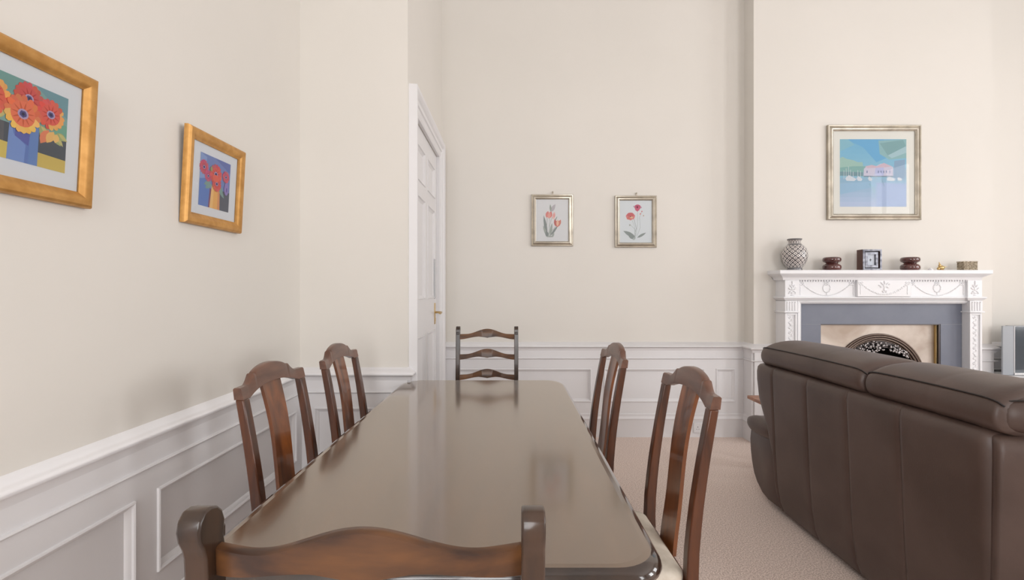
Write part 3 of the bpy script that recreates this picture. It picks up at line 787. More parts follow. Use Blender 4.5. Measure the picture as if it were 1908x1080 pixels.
def art_tulip(b, pw, ph, z0, x0, y):
    A = Art(b, pw, ph, z0, x0, y)
    A.poly([(0, 0), (1, 0), (1, 1), (0, 1)], (228, 229, 231))
    g = (140, 148, 146); g2 = (168, 176, 170)
    A.line([(.36, .12), (.33, .34), (.35, .56)], .004, g); A.line([(.38, .12), (.42, .36), (.50, .58)], .004, g2); A.line([(.42, .12), (.5, .26), (.66, .40)], .004, g2); A.line([(.40, .12), (.41, .35), (.45, .74)], .004, g2)
    A.leaf((.35, .12), (.24, .62), .045, g); A.leaf((.36, .10), (.22, .38), .035, g2); A.leaf((.43, .12), (.50, .44), .04, g2); A.leaf((.45, .14), (.68, .38), .03, g); A.leaf((.36, .10), (.32, .26), .05, g); A.leaf((.50, .10), (.56, .22), .03, g2); A.leaf((.55, .44), (.66, .60), .02, g2)
    A.leaf((.46, .70), (.60, .88), .05, (190, 186, 192)); A.leaf((.46, .70), (.44, .88), .03, (160, 168, 160))
    A.leaf((.33, .56), (.38, .72), .055, (226, 140, 134)); A.leaf((.40, .55), (.48, .71), .06, (222, 128, 122)); A.leaf((.39, .54), (.43, .70), .05, (234, 168, 158))
    A.leaf((.52, .52), (.58, .70), .05, (240, 196, 190)); A.blob(.56, .62, .03, .05, (232, 168, 164), 8)
    A.blob(.66, .42, .085, .075, (214, 130, 122), 12); A.leaf((.60, .36), (.58, .54), .035, (200, 112, 108)); A.leaf((.70, .37), (.76, .52), .04, (214, 134, 120)); A.leaf((.66, .36), (.67, .52), .04, (240, 196, 170))
    A.blob(.44, .12, .10, .02, (176, 182, 176), 10)
def art_poppy(b, pw, ph, z0, x0, y):
    A = Art(b, pw, ph, z0, x0, y)
    A.poly([(0, 0), (1, 0), (1, 1), (0, 1)], (222, 228, 232))
    g = (140, 150, 148); g2 = (176, 186, 184)
    A.line([(.46, .16), (.52, .34), (.44, .58)], .004, g); A.line([(.50, .15), (.56, .45), (.56, .78)], .004, g2); A.line([(.54, .16), (.64, .36), (.62, .60), (.69, .74)], .004, g2); A.line([(.50, .16), (.48, .32), (.34, .42)], .004, g2)
    A.line([(.48, .14), (.46, .4), (.38, .55)], .004, g2)
    A.leaf((.50, .13), (.12, .28), .05, g); A.leaf((.46, .10), (.26, .20), .05, g); A.leaf((.54, .12), (.82, .24), .03, g); A.leaf((.50, .12), (.40, .08), .03, g2)
    A.blob(.34, .62, .14, .085, (220, 132, 132), 16); A.blob(.34, .66, .11, .05, (206, 104, 108), 14); A.blob(.30, .58, .06, .04, (214, 120, 112), 10); A.blob(.37, .60, .05, .02, (226, 196, 150), 8); A.blob(.34, .615, .02, .015, (120, 70, 80), 6)
    A.blob(.56, .84, .10, .06, (196, 84, 112), 14); A.blob(.55, .80, .07, .06, (206, 96, 124), 12); A.blob(.55, .84, .03, .025, (130, 40, 70), 8); A.blob(.45, .85, .03, .02, (196, 160, 180), 6); A.blob(.66, .83, .03, .02, (190, 140, 164), 6)
    A.blob(.69, .74, .02, .018, (208, 120, 120), 8); A.blob(.74, .64, .018, .018, (190, 160, 140), 8); A.blob(.32, .42, .022, .022, (166, 170, 160), 8); A.leaf((.66, .70), (.62, .66), .02, (226, 150, 150))
def art_harbour(b, pw, ph, z0, x0, y):
    A = Art(b, pw, ph, z0, x0, y); n = 14
    for i in range(n):    # sea and sky bands
        v0, v1 = i / n, (i + 1) / n; t = v0
        if t < .40: c = (lerp(182, 138, t / .4), lerp(198, 180, t / .4), lerp(226, 206, t / .4))
        else: c = (lerp(140, 112, (t - .4) / .6), lerp(192, 178, (t - .4) / .6), lerp(214, 212, (t - .4) / .6))
        A.poly([(0, v0), (1, v0), (1, v1 + .001), (0, v1 + .001)], c)
    A.poly([(.10, 1), (.35, .88), (.55, .66), (.70, .72), (.66, 1)], (104, 172, 214)); A.poly([(.0, .82), (.22, .92), (.12, 1), (0, 1)], (132, 186, 204))
    A.poly([(.58, .98), (1, 1), (1, .72), (.74, .70), (.60, .78)], (140, 182, 186)); A.poly([(.60, .94), (.95, .99), (1, .88), (.72, .76)], (124, 166, 170)); A.poly([(.72, .76), (1, .90), (1, .80), (.78, .72)], (164, 196, 204))
    A.poly([(0, .52), (.36, .52), (.34, .66), (.27, .66), (.2, .69), (.1, .71), (.04, .74), (0, .72)], (158, 194, 184)); A.poly([(0, .50), (.40, .48), (.40, .60), (.2, .60), (0, .58)], (128, 176, 172)); A.poly([(0, .46), (.40, .45), (.38, .51), (0, .52)], (112, 148, 158))
    A.poly([(.35, .52), (.5, .52), (.62, .60), (1, .56), (1, .44), (.35, .44)], (150, 176, 198)); A.poly([(.80, .40), (.98, .40), (.98, .70), (.82, .68)], (134, 164, 192))
    A.poly([(.36, .46), (.80, .455), (.80, .59), (.70, .62), (.62, .64), (.54, .60), (.46, .59), (.40, .60), (.36, .56)], (204, 200, 218)); A.poly([(.52, .455), (.66, .455), (.66, .62), (.54, .60)], (182, 188, 224)); A.poly([(.38, .60), (.48, .62), (.56, .60), (.66, .65), (.78, .60), (.70, .585), (.42, .57)], (206, 182, 196))
    for u in (.40, .57, .61, .65, .69, .74): A.poly([(u, .50), (u + .018, .50), (u + .018, .535), (u, .535)], (126, 138, 176))
    A.poly([(.36, .44), (.80, .44), (.80, .458), (.36, .458)], (120, 140, 160))
    for u, w, h in ((.08, .17, .05), (.25, .09, .035), (.42, .07, .03), (.70, .14, .03), (.86, .08, .02)):
        A.poly([(u, .42), (u + .02, .385), (u + w * .8, .38), (u + w, .41), (u + w * .6, .42 + h * .5), (u + w * .3, .42 + h)], (212, 218, 226))
    for u, h in ((.06, .54), (.095, .57), (.13, .60), (.16, .55), (.20, .52), (.27, .54), (.31, .53), (.54, .50)): A.line([(u, .41), (u, h)], .003, (210, 216, 222))
    A.poly([(.0, .18), (.55, .30), (.55, .38), (0, .34)], (150, 188, 216)); A.poly([(.55, .0), (1, .0), (1, .34), (.55, .36)], (168, 188, 222)); A.line([(.44, .34), (.50, .28), (.52, .20)], .006, (140, 182, 196)); A.line([(.63, .40), (.67, .30)], .004, (134, 166, 190))

LEAN = R(3.0)
def wall_left_pic(yc, W, z0, Hh, **kw):
    return dict(pos=(XL + 0.002, yc, z0), rz=R(90), tilt=LEAN)
# rotation order: tilt about local x then z; front (local -y) must face +x  -> rz = +90
picture('framed_picture', 0.412, 0.378, 0.042, 0.026, FP_ROUND, 'gold', 'mat', 0.245, 0.207, art_big,
        'gold framed print of orange gerberas in a blue vase on the left wall', (XL + 0.003, 1.281, 1.534), R(90), LEAN)
picture('framed_picture', 0.402, 0.373, 0.045, 0.026, FP_ROUND, 'gold', 'mat', 0.212, 0.210, art_small,
        'gold framed print of red flowers in an orange vase on the left wall', (XL + 0.003, 2.107, 1.553), R(90), LEAN)
picture('framed_picture', 0.370, 0.455, 0.042, 0.024, FP_STEP, 'silver', 'mat', 0.29, 0.375, art_tulip,
        'small silver framed botanical print of pink tulips on the back wall', (0.355, YK - 0.002, 1.683), 0, 0)
picture('framed_picture', 0.369, 0.457, 0.042, 0.024, FP_STEP, 'silver', 'mat', 0.288, 0.377, art_poppy,
        'small silver framed botanical print of red poppies on the back wall', (1.0935, YK - 0.002, 1.671), 0, 0)
picture('framed_picture', 0.795, 0.804, 0.050, 0.030, FP_STEP, 'silver', 'matc', 0.565, 0.573, art_harbour,
        'large square silver framed blue harbour print above the mantelpiece', (3.075, YC - 0.002, 1.890), 0, 0, (-0.005, -0.003))
for x, z, lab in ((0.36, 2.138, 'small nail hook above the tulip print'), (1.10, 2.128, 'small brass nail hook above the poppy print')):
    b = MB(); b.box(x - 0.006, x + 0.006, YK - 0.008, YK, z + 0.002, z + 0.026); b.tube([(x, YK - 0.004, z + 0.022), (x, YK - 0.02, z + 0.026), (x, YK - 0.024, z + 0.014)], 0.003, 6)
    tag(b.build('picture_hook', 'silver'), lab, 'hook', 'picture hooks')

# ------------------------------------------------------------------ fireplace
FO = Vector((3.06, 4.30, 0))
fp = empty('fireplace', FO, 'white carved fireplace with grey slate slips and bronze arched insert', 'fireplace')
TF = Matrix.Translation(-FO)
def fb(): b = MB(); b.T = TF; return b
YP = 4.15                                     # face of pilasters and blocks
PX0, PX1 = 2.247, 3.868
ZS = 1.457
# shelf with moulded edge
b = fb()
sh = [(0.0, ZS), (0.0, ZS - 0.028), (-0.006, ZS - 0.034), (-0.012, ZS - 0.037), (-0.014, ZS - 0.040), (-0.026, ZS - 0.046), (-0.040, ZS - 0.056), (-0.046, ZS - 0.066), (-0.05, ZS - 0.08)]
x0, x1, y0 = 2.177, 3.905, 4.095
rings = []
for o_, z in sh:
    rings.append([(x0 - o_, YC, z), (x0 - o_, y0 - o_, z), (x1 + o_, y0 - o_, z), (x1 + o_, YC, z)])
b.loft(rings, cap=False, close=False); b.quad(*rings[0]); b.quad(*rings[-1][::-1]); b.quad(rings[0][0], rings[0][3], rings[-1][3], rings[-1][0])
b.build('shelf', 'mantel', fp, smooth=30)
# frieze
b = fb(); b.box(PX0, PX1, YP + 0.022, YC, 1.235, ZS - 0.078)
dx = PX0 + 0.02
while dx < PX1 - 0.02:
    b.box(dx, dx + 0.012, YP + 0.008, YP + 0.022, ZS - 0.092, ZS - 0.080); dx += 0.022
b.build('frieze', 'mantel', fp, smooth=30)
BX = [(PX0, PX0 + 0.118), (PX1 - 0.118, PX1)]
for a, c in BX:
    b = fb(); b.box(a - 0.001, c + 0.001, YP, YC, 1.235, ZS - 0.078); b.build('frieze_block', 'mantel', fp, bevel=0.003)
TX0, TX1 = at(1597, 0, YP)[0], at(1697, 0, YP)[0]
b = fb(); b.box(TX0, TX1, YP - 0.006, YP + 0.03, 1.240, ZS - 0.080); tab = b.build('frieze_tablet', 'mantel', fp, bevel=0.004)
# lower cornice moulding under the frieze
b = fb()
pr = [(0.0, 1.240), (0.020, 1.238), (0.022, 1.230), (0.014, 1.222), (0.006, 1.214), (0.0, 1.208)]
path = [(PX0, YC), (PX0, YP), (PX0 + .118, YP), (PX0 + .118, YP + 0.022), (PX1 - .118, YP + 0.022), (PX1 - .118, YP), (PX1, YP), (PX1, YC)]
# room lies towards -y: walk from right to left reversed gives it on the right hand when going +x
b.sweep(path, [(o_, z) for o_, z in pr])
b.build('frieze_moulding', 'mantel', fp, smooth=40)
# architrave around the slips
b = fb(); ax0, ax1, az = 2.402, 3.780, 1.180
rings = []
prof = [(0.0, 0.060), (0.0, 0.025), (0.006, 0.018), (0.012, 0.022), (0.016, 0.008), (0.034, 0.0), (0.040, 0.0), (0.046, 0.06)]
for (x, z, sx, sz) in ((ax0, 0, -1, 0), (ax0, az, -1, .62), (ax1, az, 1, .62), (ax1, 0, 1, 0)):
    rings.append([(x + sx * w, YP + 0.018 + d, z + sz * w) for w, d in prof])
b.loft(rings); b.box(ax0 - 0.05, ax0 - 0.002, YP + 0.075, YC, 0, az + .04); b.box(ax1 + 0.002, ax1 + 0.05, YP + 0.075, YC, 0, az + .04); b.box(ax0 - 0.05, ax1 + 0.05, YP + 0.03, YC, az + 0.022, 1.236)
b.build('architrave', 'mantel', fp, smooth=30)
# pilasters with capital, collar, sunk panel, carved drop
def carve_drop(b, xc, z0, z1, y, w):
    z = z1 - 0.015; i = 0
    while z > z0 + 0.01:
        s = 1 if i % 2 else -1
        b.ball((xc + s * w * 0.16, y, z), w * 0.20, 0.007, w * 0.10, 7, 5, rot=s * 0.7)
        b.ball((xc - s * w * 0.14, y, z - 0.010), w * 0.09, 0.006, w * 0.09, 6, 4)
        if i % 3 == 0: b.ball((xc, y, z + 0.006), w * 0.12, 0.009, w * 0.12, 7, 5)
        z -= 0.021; i += 1
for (a, c) in BX:
    pw_ = 0.100; xc = (a + c) / 2; a2, c2 = (PX0, PX0 + pw_) if a < 3 else (PX1 - pw_, PX1); xc = (a2 + c2) / 2
    b = fb()
    b.box(a2, c2, YP + 0.012, YC, 0.16, 1.205)
    for u0, u1 in ((a2, a2 + 0.016), (c2 - 0.016, c2)): b.box(u0, u1, YP, YP + 0.012, 0.16, 1.105)
    b.box(a2 + 0.016, c2 - 0.016, YP, YP + 0.012, 1.090, 1.105)
    pl = b.build('pilaster', 'mantel', fp, bevel=0.002)
    b = fb(); b.box(a2 - 0.002, c2 + 0.002, YP - 0.002, YP + 0.02, 1.118, 1.206)
    for q in range(4):
        u = a2 + 0.012 + q * 0.0215; b.box(u, u + 0.011, YP - 0.008, YP, 1.125, 1.190); b.ball((u + 0.0055, YP - 0.004, 1.193), 0.007, 0.007, 0.007, 8, 6)
    b.build('capital', 'mantel', pl, bevel=0.0015)
    b = fb(); b.box(a2 - 0.012, c2 + 0.012, YP - 0.014, YC, 1.108, 1.120); b.build('collar', 'mantel', pl, bevel=0.003)
    b = fb(); carve_drop(b, xc, 0.2, 1.08, YP + 0.012, 0.060); b.build('carved_drop', 'mantel', pl)
    b = fb(); b.box(a2 - 0.008, c2 + 0.008, YP - 0.01, YC, 0.0, 0.16); b.build('plinth', 'mantel', pl, bevel=0.003)
    # flame-like spray on the block above
    b = fb(); xb = (a + c) / 2; zc = 1.305
    for (du, dz, rx, rz_, ro) in ((0, .052, .006, .014, 0), (0, .032, .009, .009, 0), (-.014, .022, .006, .014, .6), (.014, .022, .006, .014, -.6), (-.022, .0, .006, .016, .9), (.022, .0, .006, .016, -.9), (0, .0, .011, .015, 0), (-.016, -.022, .012, .006, .5), (.016, -.022, .012, .006, -.5), (-.026, -.036, .007, .007, 0), (.026, -.036, .007, .007, 0), (0, -.034, .014, .008, 0), (0, -.052, .018, .005, 0)):
        b.ball((xb + du, YP - 0.001, zc + dz), rx, 0.007, rz_, 8, 6, rot=ro)
    b.build('block_carving', 'mantel', fp)
# swags, wreaths and drops on the frieze
def swag(b, xa, xb, zt, sag, y, r, n):
    for i in range(n + 1):
        t = i / n; x = lerp(xa, xb, t); z = zt - sag * (1 - (2 * t - 1) ** 2)
        b.ball((x, y, z), r * (1.25 if i % 2 else .9), 0.006, r * (1.0 if i % 2 else .8), 7, 5)
def bowknot(b, x, z, y):
    for du, dz, ro in ((-.014, .004, .5), (.014, .004, -.5), (-.010, -.012, -.7), (.010, -.012, .7)): b.ball((x + du, y, z + dz), .012, .005, .005, 8, 5, rot=ro)
    b.ball((x, y, z), .006, .007, .006, 7, 5)
def drop(b, x, z0, z1, y):
    z = z1; i = 0
    while z > z0: b.ball((x, y, z), .006 if i % 2 else .0042, .005, .006, 6, 4); z -= .0125; i += 1
for (xa, xb) in ((PX0 + .118, TX0), (TX1, PX1 - .118)):
    b = fb(); y = YP + 0.021; m_ = (xa + xb) / 2
    swag(b, xa + .035, xb - .035, 1.348, .098, y, .0055, 44)
    for s in (xa + .030, xb - .030): bowknot(b, s, 1.352, y)
    drop(b, xb - .018, 1.25, 1.335, y); drop(b, xa + .018, 1.25, 1.335, y)
    for i in range(20):
        a = 2 * math.pi * i / 20; b.ball((m_ + .030 * math.cos(a), y, 1.312 + .036 * math.sin(a)), .0065, .006, .005, 7, 5, rot=a)
    bowknot(b, m_, 1.352, y); b.ball((m_, y, 1.262), .004, .005, .014, 6, 4)
    b.build('swag_carving', 'mantel', fp)
b = fb(); y = YP - 0.006; m_ = (TX0 + TX1) / 2
swag(b, TX0 + .03, TX1 - .03, 1.350, .090, y, .0085, 26)
for s in (TX0 + .028, TX1 - .028): bowknot(b, s, 1.354, y); drop(b, s - .004, 1.258, 1.34, y)
for (du, dz, rx, rz_, ro) in ((0, .045, .006, .016, .2), (-.02, .035, .006, .018, .8), (.022, .032, .006, .018, -.8), (0, .018, .014, .014, 0), (-.026, .010, .013, .008, .3), (.026, .006, .013, .008, -.4), (0, -.012, .010, .016, 0), (-.014, -.03, .006, .012, .5), (.014, -.03, .006, .012, -.5), (.04, .03, .01, .005, .6), (-.042, .02, .01, .005, -.5)):
    b.ball((m_ + du, y, 1.312 + dz), rx, .008, rz_, 8, 6, rot=ro)
b.build('tablet_carving', 'mantel', tab)
# slate slips (three slabs)
SY = 4.225
IX0, IX1, IZ = 2.587, 3.590, 1.008
for nm, q in (('a', (ax0, ax1, IZ + 0.001, az + 0.005)), ('b', (ax0, IX0, 0.0, IZ - 0.001)), ('c', (IX1, ax1, 0.0, IZ - 0.001))):
    b = fb(); b.box(q[0], q[1], SY, SY + 0.02, q[2], q[3]); b.build('slate_slip', 'slate', fp, bevel=0.001)
for u0, u1 in ((ax0, IX0 - 0.002), (IX1 + 0.002, ax1)):
    b = fb(); b.box(u0, u1, SY + 0.001, SY + 0.02, IZ - 0.003, IZ + 0.003); b.build('grout_joint', 'tvgrey', fp, smooth=None)
# bronze arched plate
IY = 4.268; cxA, czA, rA = 3.098, 0.535, 0.385
b = fb(); n = 40
arc = [(cxA + rA * 0.97 * math.cos(math.pi * i / n), czA + rA * 0.97 * math.sin(math.pi * i / n)) for i in range(n + 1)]
X0_, X1_ = IX0 - 0.01, IX1 + 0.02
for i in range(n):
    p_, q_ = arc[i], arc[i + 1]
    b.quad((p_[0], IY, p_[1]), (q_[0], IY, q_[1]), (q_[0], IY, IZ + .01), (p_[0], IY, IZ + .01))
b.quad((arc[0][0], IY, 0.0), (X1_, IY, 0.0), (X1_, IY, IZ + .01), (arc[0][0], IY, IZ + .01)); b.quad((X0_, IY, 0.0), (arc[-1][0], IY, 0.0), (arc[-1][0], IY, IZ + .01), (X0_, IY, IZ + .01))
b.build('insert_plate', 'bronze', fp, smooth=None)
b = fb(); b.box(IX1 - 0.022, IX1 - 0.016, SY + 0.020, IY, 0, IZ - 0.006); b.build('brass_strip', 'brass', fp, bevel=0.002)
b = fb(); b.box(IX0 - 0.002, IX0 + 0.003, SY + 0.004, IY, 0, IZ - 0.006); b.build('brass_strip', 'brass', fp, bevel=0.002)
b = fb(); b.box(IX1 - 0.014, IX1 + 0.001, SY + 0.003, IY, 0, IZ - 0.001); b.box(IX0, IX1, SY + 0.006, IY, IZ - 0.006, IZ + 0.001); b.build('insert_edge', 'iron', fp, smooth=None)
# arch rim: ridged ring carried down to the hearth
def arch_tube(b, r, t, y):
    pts = [(cxA + r, y, 0.02)] + [(cxA + r * math.cos(math.pi * i / 48), y, czA + r * math.sin(math.pi * i / 48)) for i in range(49)] + [(cxA - r, y, 0.02)]
    b.tube(pts, t, 8)
b = fb(); arch_tube(b, rA, .008, IY - 0.006); arch_tube(b, rA - .016, .009, IY - 0.008); arch_tube(b, rA - .034, .010, IY - 0.002); arch_tube(b, rA - .050, .007, IY + .006); b.build('arch_rim', 'iron_b', fp, smooth=60)
b = fb(); rnd = random.Random(3)
for i in range(120):
    t = rnd.uniform(38, 142); a = R(t)
    depth_ = 0.075 * math.sin(math.pi * (t - 30) / 120) + 0.012
    rr = rA - 0.055 - rnd.random() * depth_
    s_ = rnd.uniform(.008, .015)
    b.ball((cxA + rr * math.cos(a), IY - 0.004 - rnd.random() * .012, czA + rr * math.sin(a)), s_, .009, s_ * .65, 7, 5, rot=rnd.uniform(0, 3))
for i in range(26):
    u = rnd.uniform(0, 1); b.ball((cxA - .02 + rnd.uniform(-.05, .05) * (1 - u), IY - .012, czA + rA - .13 - .075 * u), rnd.uniform(.008, .014), .010, .008, 7, 5, rot=rnd.uniform(0, 3))
b.build('hood_foliage', 'iron_l', fp, smooth=60)
b = fb(); pts_o = []; 
hood = [(cxA + (rA - .05) * math.cos(R(t)), czA + (rA - .05) * math.sin(R(t))) for t in range(30, 151, 5)]
hin = [(cxA + (rA - .05 - .06 * math.sin(math.pi * (t - 30) / 120)) * math.cos(R(t)), czA + (rA - .05 - .06 * math.sin(math.pi * (t - 30) / 120)) * math.sin(R(t))) for t in range(30, 151, 5)]
for i in range(len(hood) - 1):
    b.quad((hood[i][0], IY + .004, hood[i][1]), (hood[i + 1][0], IY + .004, hood[i + 1][1]), (hin[i + 1][0], IY + .004, hin[i + 1][1]), (hin[i][0], IY + .004, hin[i][1]))
b.build('hood', 'iron', fp)
b = fb(); fx0, fx1 = FX0 + .02, FX1 - .02
b.quad((fx0, 4.55, 0), (fx1, 4.55, 0), (fx1, 4.55, 1.0), (fx0, 4.55, 1.0))
b.quad((fx0, IY + .02, 0), (fx0, 4.55, 0), (fx0, 4.55, 1.0), (fx0, IY + .02, 1.0)); b.quad((fx1, IY + .02, 0), (fx1, 4.55, 0), (fx1, 4.55, 1.0), (fx1, IY + .02, 1.0))
b.quad((fx0, IY + .02, 1.0), (fx1, IY + .02, 1.0), (fx1, 4.55, 1.0), (fx0, 4.55, 1.0)); b.quad((fx0, IY + .02, .004), (fx1, IY + .02, .004), (fx1, 4.55, .004), (fx0, 4.55, .004))
b.build('firebox', 'soot', fp, smooth=None)
b = fb(); b.box(ax0 - .1, ax1 + .1, 3.80, SY, 0.0, 0.025); b.build('hearth', 'slate', fp, bevel=0.003)

# ------------------------------------------------------------------ things on the mantelshelf
VY = 4.195
def base(px): return ((px - 954.0) * VY / F, VY, ZS)
# patterned vase
x, y, z = base(1480.5); vz = empty('patterned_vase', (x, y, z), 'round vase with black and white diamond lattice at the left of the mantelpiece', 'vase')
prof = [(0.055, 0.0), (0.058, 0.004), (0.057, 0.014), (0.052, 0.018), (0.060, 0.028), (0.075, 0.048), (0.088, 0.075), (0.0965, 0.105), (0.099, 0.130), (0.096, 0.155), (0.087, 0.180), (0.072, 0.200), (0.056, 0.213), (0.047, 0.222), (0.044, 0.232), (0.046, 0.242), (0.053, 0.252), (0.056, 0.258), (0.055, 0.263), (0.048, 0.263), (0.042, 0.250), (0.038, 0.232)]
def pint(z_):
    return z_
dense = []
for (r0, a0), (r1, a1) in zip(prof, prof[1:]):
    q_ = max(1, int(math.hypot(r1 - r0, a1 - a0) / 0.0022))
    for i in range(q_): dense.append((lerp(r0, r1, i / q_), lerp(a0, a1, i / q_)))
dense.append(prof[-1])
b = MB(); n = 256
arcl = 0; prev = None; vals = []
for r_, z_ in dense:
    if prev: arcl += math.hypot(r_ - prev[0], z_ - prev[1])
    vals.append(arcl); prev = (r_, z_)
for j in range(len(dense) - 1):
    (r0, z0), (r1, z1) = dense[j], dense[j + 1]
    zc_ = (z0 + z1) / 2
    for i in range(n):
        a0, a1 = 2 * math.pi * i / n, 2 * math.pi * (i + 1) / n
        u = (i + .5) / n * 14; v = (vals[j] + vals[j + 1]) / 2 / 0.038
        if zc_ < 0.022 or zc_ > 0.250: c = (112, 110, 112)
        elif 0.208 < zc_ < 0.220: c = (104, 102, 104)
        else:
            p1, p2 = (u + v) % 1, (u - v) % 1
            d_ = min(p1, 1 - p1, p2, 1 - p2)
            e_ = max(abs(p1 - .5), abs(p2 - .5))
            c = (60, 55, 60) if d_ < .12 else ((58, 50, 54) if e_ < .14 else (228, 222, 218))
        b.col = s2l(c)
        b.add([(r0 * math.cos(a0), r0 * math.sin(a0), z0), (r0 * math.cos(a1), r0 * math.sin(a1), z0), (r1 * math.cos(a1), r1 * math.sin(a1), z1), (r1 * math.cos(a0), r1 * math.sin(a0), z1)], [(0, 1, 2, 3)])
b.build('vase_body', 'glaze', vz, smooth=None)
# oxblood double-ring candle holders
for px, lab in ((1548.5, 'dark red double ring candle holder between the vase and the clock'), (1694, 'dark red double ring candle holder to the right of the clock')):
    x, y, z = base(px)
    b = MB(); b.lathe([(0.060, 0), (0.066, 0.008), (0.070, 0.022), (0.068, 0.038), (0.058, 0.050), (0.045, 0.055), (0.043, 0.060), (0.050, 0.064), (0.064, 0.072), (0.069, 0.084), (0.068, 0.098), (0.062, 0.107), (0.052, 0.110), (0.040, 0.106), (0.034, 0.096), (0.0, 0.095)][:-1], 36)
    tag(b.build('candle_holder', 'redbrown', None, (x, y - 0.01, z), smooth=60), lab, 'candle holder', 'candle holders on the mantelpiece')
# square clock
x0c, x1c = at(1608, 0, 4.125)[0], at(1643, 0, 4.125)[0]
cl = empty('mantel_clock', ((x0c + x1c) / 2, 4.165, ZS), 'square dark pewter box clock in the middle of the mantelpiece', 'clock')
w = (x1c - x0c) / 2; hc = 0.170
b = MB(); b.box(-w, w, -0.014, 0.036, 0, hc); b.box(-w, -w + .008, -0.036, -0.012, 0, hc); b.box(w - .008, w, -0.036, -0.012, 0, hc); b.box(-w, w, -0.036, -0.012, hc - .008, hc); b.box(-w, w, -0.036, -0.012, 0, .008)
b.build('case', 'clockwood', cl, bevel=0.0015)
def ring_(b, x0, x1, z0, z1, wd, ya, yb):
    rr = []
    for ins, yy in ((0, yb), (0, ya), (wd * .5, ya - .002), (wd, ya), (wd, yb)):
        rr.append([(x0 + ins, yy, z0 + ins), (x1 - ins, yy, z0 + ins), (x1 - ins, yy, z1 - ins), (x0 + ins, yy, z1 - ins)])
    b.loft(rr, cap=False)
b = MB(); ring_(b, -w, w, 0, hc, .014, -.041, -.0362); b.build('frame', 'pewter', cl, smooth=30)
b = MB(); b.box(-w + .012, w - .012, -0.018, -0.014, .012, hc - .012); b.build('recess', 'dark', cl, smooth=None)
b = MB(); ring_(b, -w + .022, w - .026, .022, hc - .022, .020, -.036, -.018); b.build('inner_frame', 'pewter', cl, smooth=30)
b = MB(); b.box(-w + .041, w - .050, -0.026, -0.018, .041, hc - .041); fc = b.build('clock_face', 'clockface', cl, smooth=None)
b = MB(); b.box(-.014, .002, -0.028, -0.026, .083, .087); b.box(-.008, -.004, -0.0281, -0.026, .074, .094); b.build('hands', 'dark', fc, smooth=None)
# tiny brass ornament, shell-like
x, y, z = base(1750); bo = MB()
bo.ball((0, 0, .022), .026, .020, .020, 12, 8); bo.ball((-.012, 0, .040), .012, .01, .012, 8, 6); bo.tube([(-.012, 0, .045), (-.016, 0, .062), (-.020, 0, .070)], [.006, .004, .001], 6)
bo.ball((-.026, -.004, .014), .012, .012, .012, 8, 6); bo.tube([(.020, 0, .026), (.036, 0, .030), (.052, 0, .028)], [.005, .003, .001], 6); bo.lathe([(.016, 0), (.018, .004), (.012, .008)], 12)
tag(bo.build('brass_ornament', 'brass', None, (x, y - .02, z), smooth=60), 'tiny brass ornament between a candle holder and the cane box', 'ornament')
x, y, z = base(1730); bo = MB(); bo.lathe([(.020, 0), (.021, .005), (.012, .014), (.006, .022)], 14)
tag(bo.build('white_trinket', 'plastic', None, (x, y - .02, z), smooth=60), 'tiny white trinket beside the brass ornament on the mantelpiece', 'ornament')
# cane box
x, y, z = base(1801); cb = empty('cane_box', (x, y - .005, z), 'small woven cane box at the right end of the mantelpiece', 'box')
b = MB(); b.box(-.056, .056, -.033, .033, 0.004, .068); b.build('body', 'basket', cb, bevel=0.003)
b = MB()
for r_ in range(7):
    for c_ in range(11):
        u = -.052 + c_ * .0104; z_ = .006 + r_ * .0102
        b.ball((u, -.034, z_), .0062, .003, .0038, 7, 5, rot=.7 if (r_ + c_) % 2 else .5)
    for c_ in range(6): b.ball((-.057, -.027 + c_ * .0108, z_), .003, .0062, .0040, 7, 5)
b.build('cane_weave', 'basket', cb)
b = MB(); b.box(-.059, .059, -.036, .036, .069, .075); b.build('rim', 'basket', cb, bevel=0.002)

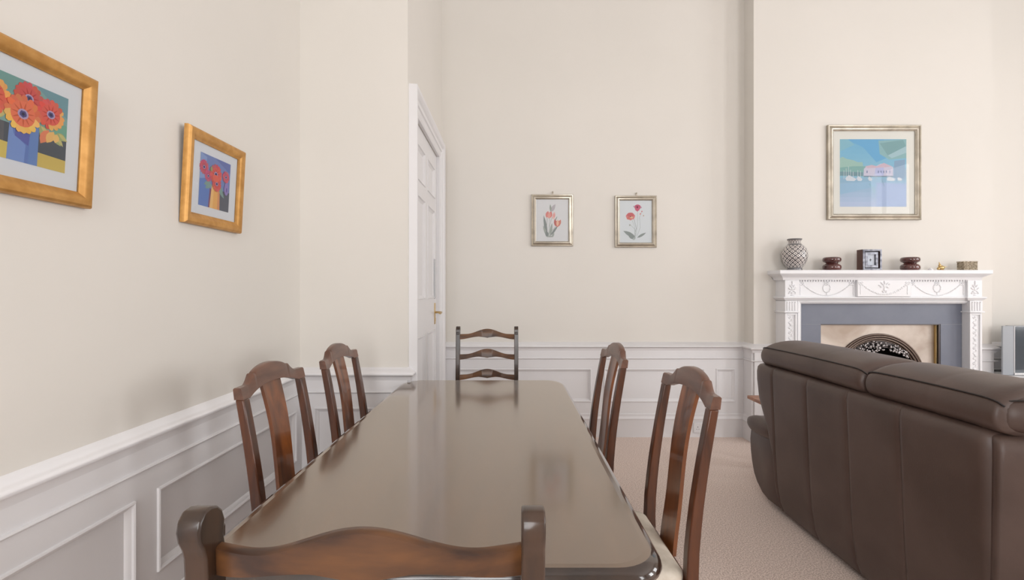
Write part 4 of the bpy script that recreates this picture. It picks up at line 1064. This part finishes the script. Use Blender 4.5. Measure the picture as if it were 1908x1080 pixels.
# ------------------------------------------------------------------ television on a white console, right alcove
tx0 = at(1868.5, 0, 4.18)[0]
tv = empty('television', (tx0 + 0.45, 4.20, 0.59), 'silver framed television in the right alcove, cut by the frame edge', 'television')
b = MB(); zt = at(0, 607, 4.18)[2] - 0.59; zb = 0.0
b.box(-0.36, 0.36, -0.005, 0.05, zb, zt); b.box(-0.45, -0.355, -0.02, -0.006, zb, zt); b.box(0.355, 0.45, -0.02, 0.0, zb, zt); b.box(-0.355, 0.355, -0.02, 0.0, zt - 0.008, zt)
b.build('casing', 'tvgrey', tv, bevel=0.002)
b = MB(); b.box(-0.357, -0.352, -0.024, 0.0, 0.0, zt); b.box(-0.357, 0.357, -0.026, 0.0, 0.002, 0.018); b.build('bezel', 'plastic', tv, bevel=0.001)
b = MB(); b.box(-0.352, 0.352, -0.009, -0.004, 0.018, zt - 0.006); b.build('screen', 'screen', tv, smooth=None)
cs = empty('tv_console', (tx0 + 0.55, 4.15, 0), 'white low console cabinet under the television, behind the sofa', 'cabinet')
b = MB(); b.box(-0.57, 0.60, -0.22, 0.22, 0.06, 0.56); b.build('body', 'plastic', cs, bevel=0.003)
b = MB(); b.box(-0.585, 0.615, -0.235, 0.22, 0.56, 0.588); b.build('top', 'plastic', cs, bevel=0.003)
b = MB(); b.box(-0.55, 0.58, -0.20, 0.20, 0.0, 0.06); b.build('plinth', 'plastic', cs)
for s in (-0.29, 0.295):
    b = MB(); b.box(s - 0.27, s + 0.27, -0.236, -0.22, 0.08, 0.545); d_ = b.build('door', 'plastic', cs, bevel=0.002)
    b = MB(); b.ball((s - 0.2 * (1 if s > 0 else -1), -0.245, 0.33), 0.012, 0.012, 0.012, 10, 8); b.build('knob', 'brass', d_)

# socket on the back skirting
b = MB(); sx, _, sz = at(1308, 797, YK - 0.04)
so_ = empty('wall_socket', (sx, YK - 0.030, sz), 'white double wall socket on the back skirting board', 'socket')
b.box(-0.073, 0.073, -0.009, 0.0, -0.043, 0.043); b.build('plate', 'plastic', so_, bevel=0.003)
for s in (-0.036, 0.036):
    b = MB(); b.box(s - 0.003, s + 0.003, -0.0095, -0.008, 0.004, 0.012); b.box(s - 0.013, s - 0.006, -0.0095, -0.008, -0.012, -0.009); b.box(s + 0.006, s + 0.013, -0.0095, -0.008, -0.012, -0.009)
    b.build('pin_holes', 'dark', so_, smooth=None)
for s in (-0.012, 0.012):
    b = MB(); b.box(s - 0.006, s + 0.006, -0.012, -0.008, 0.016, 0.034); b.build('switch', 'plastic', so_, bevel=0.001)
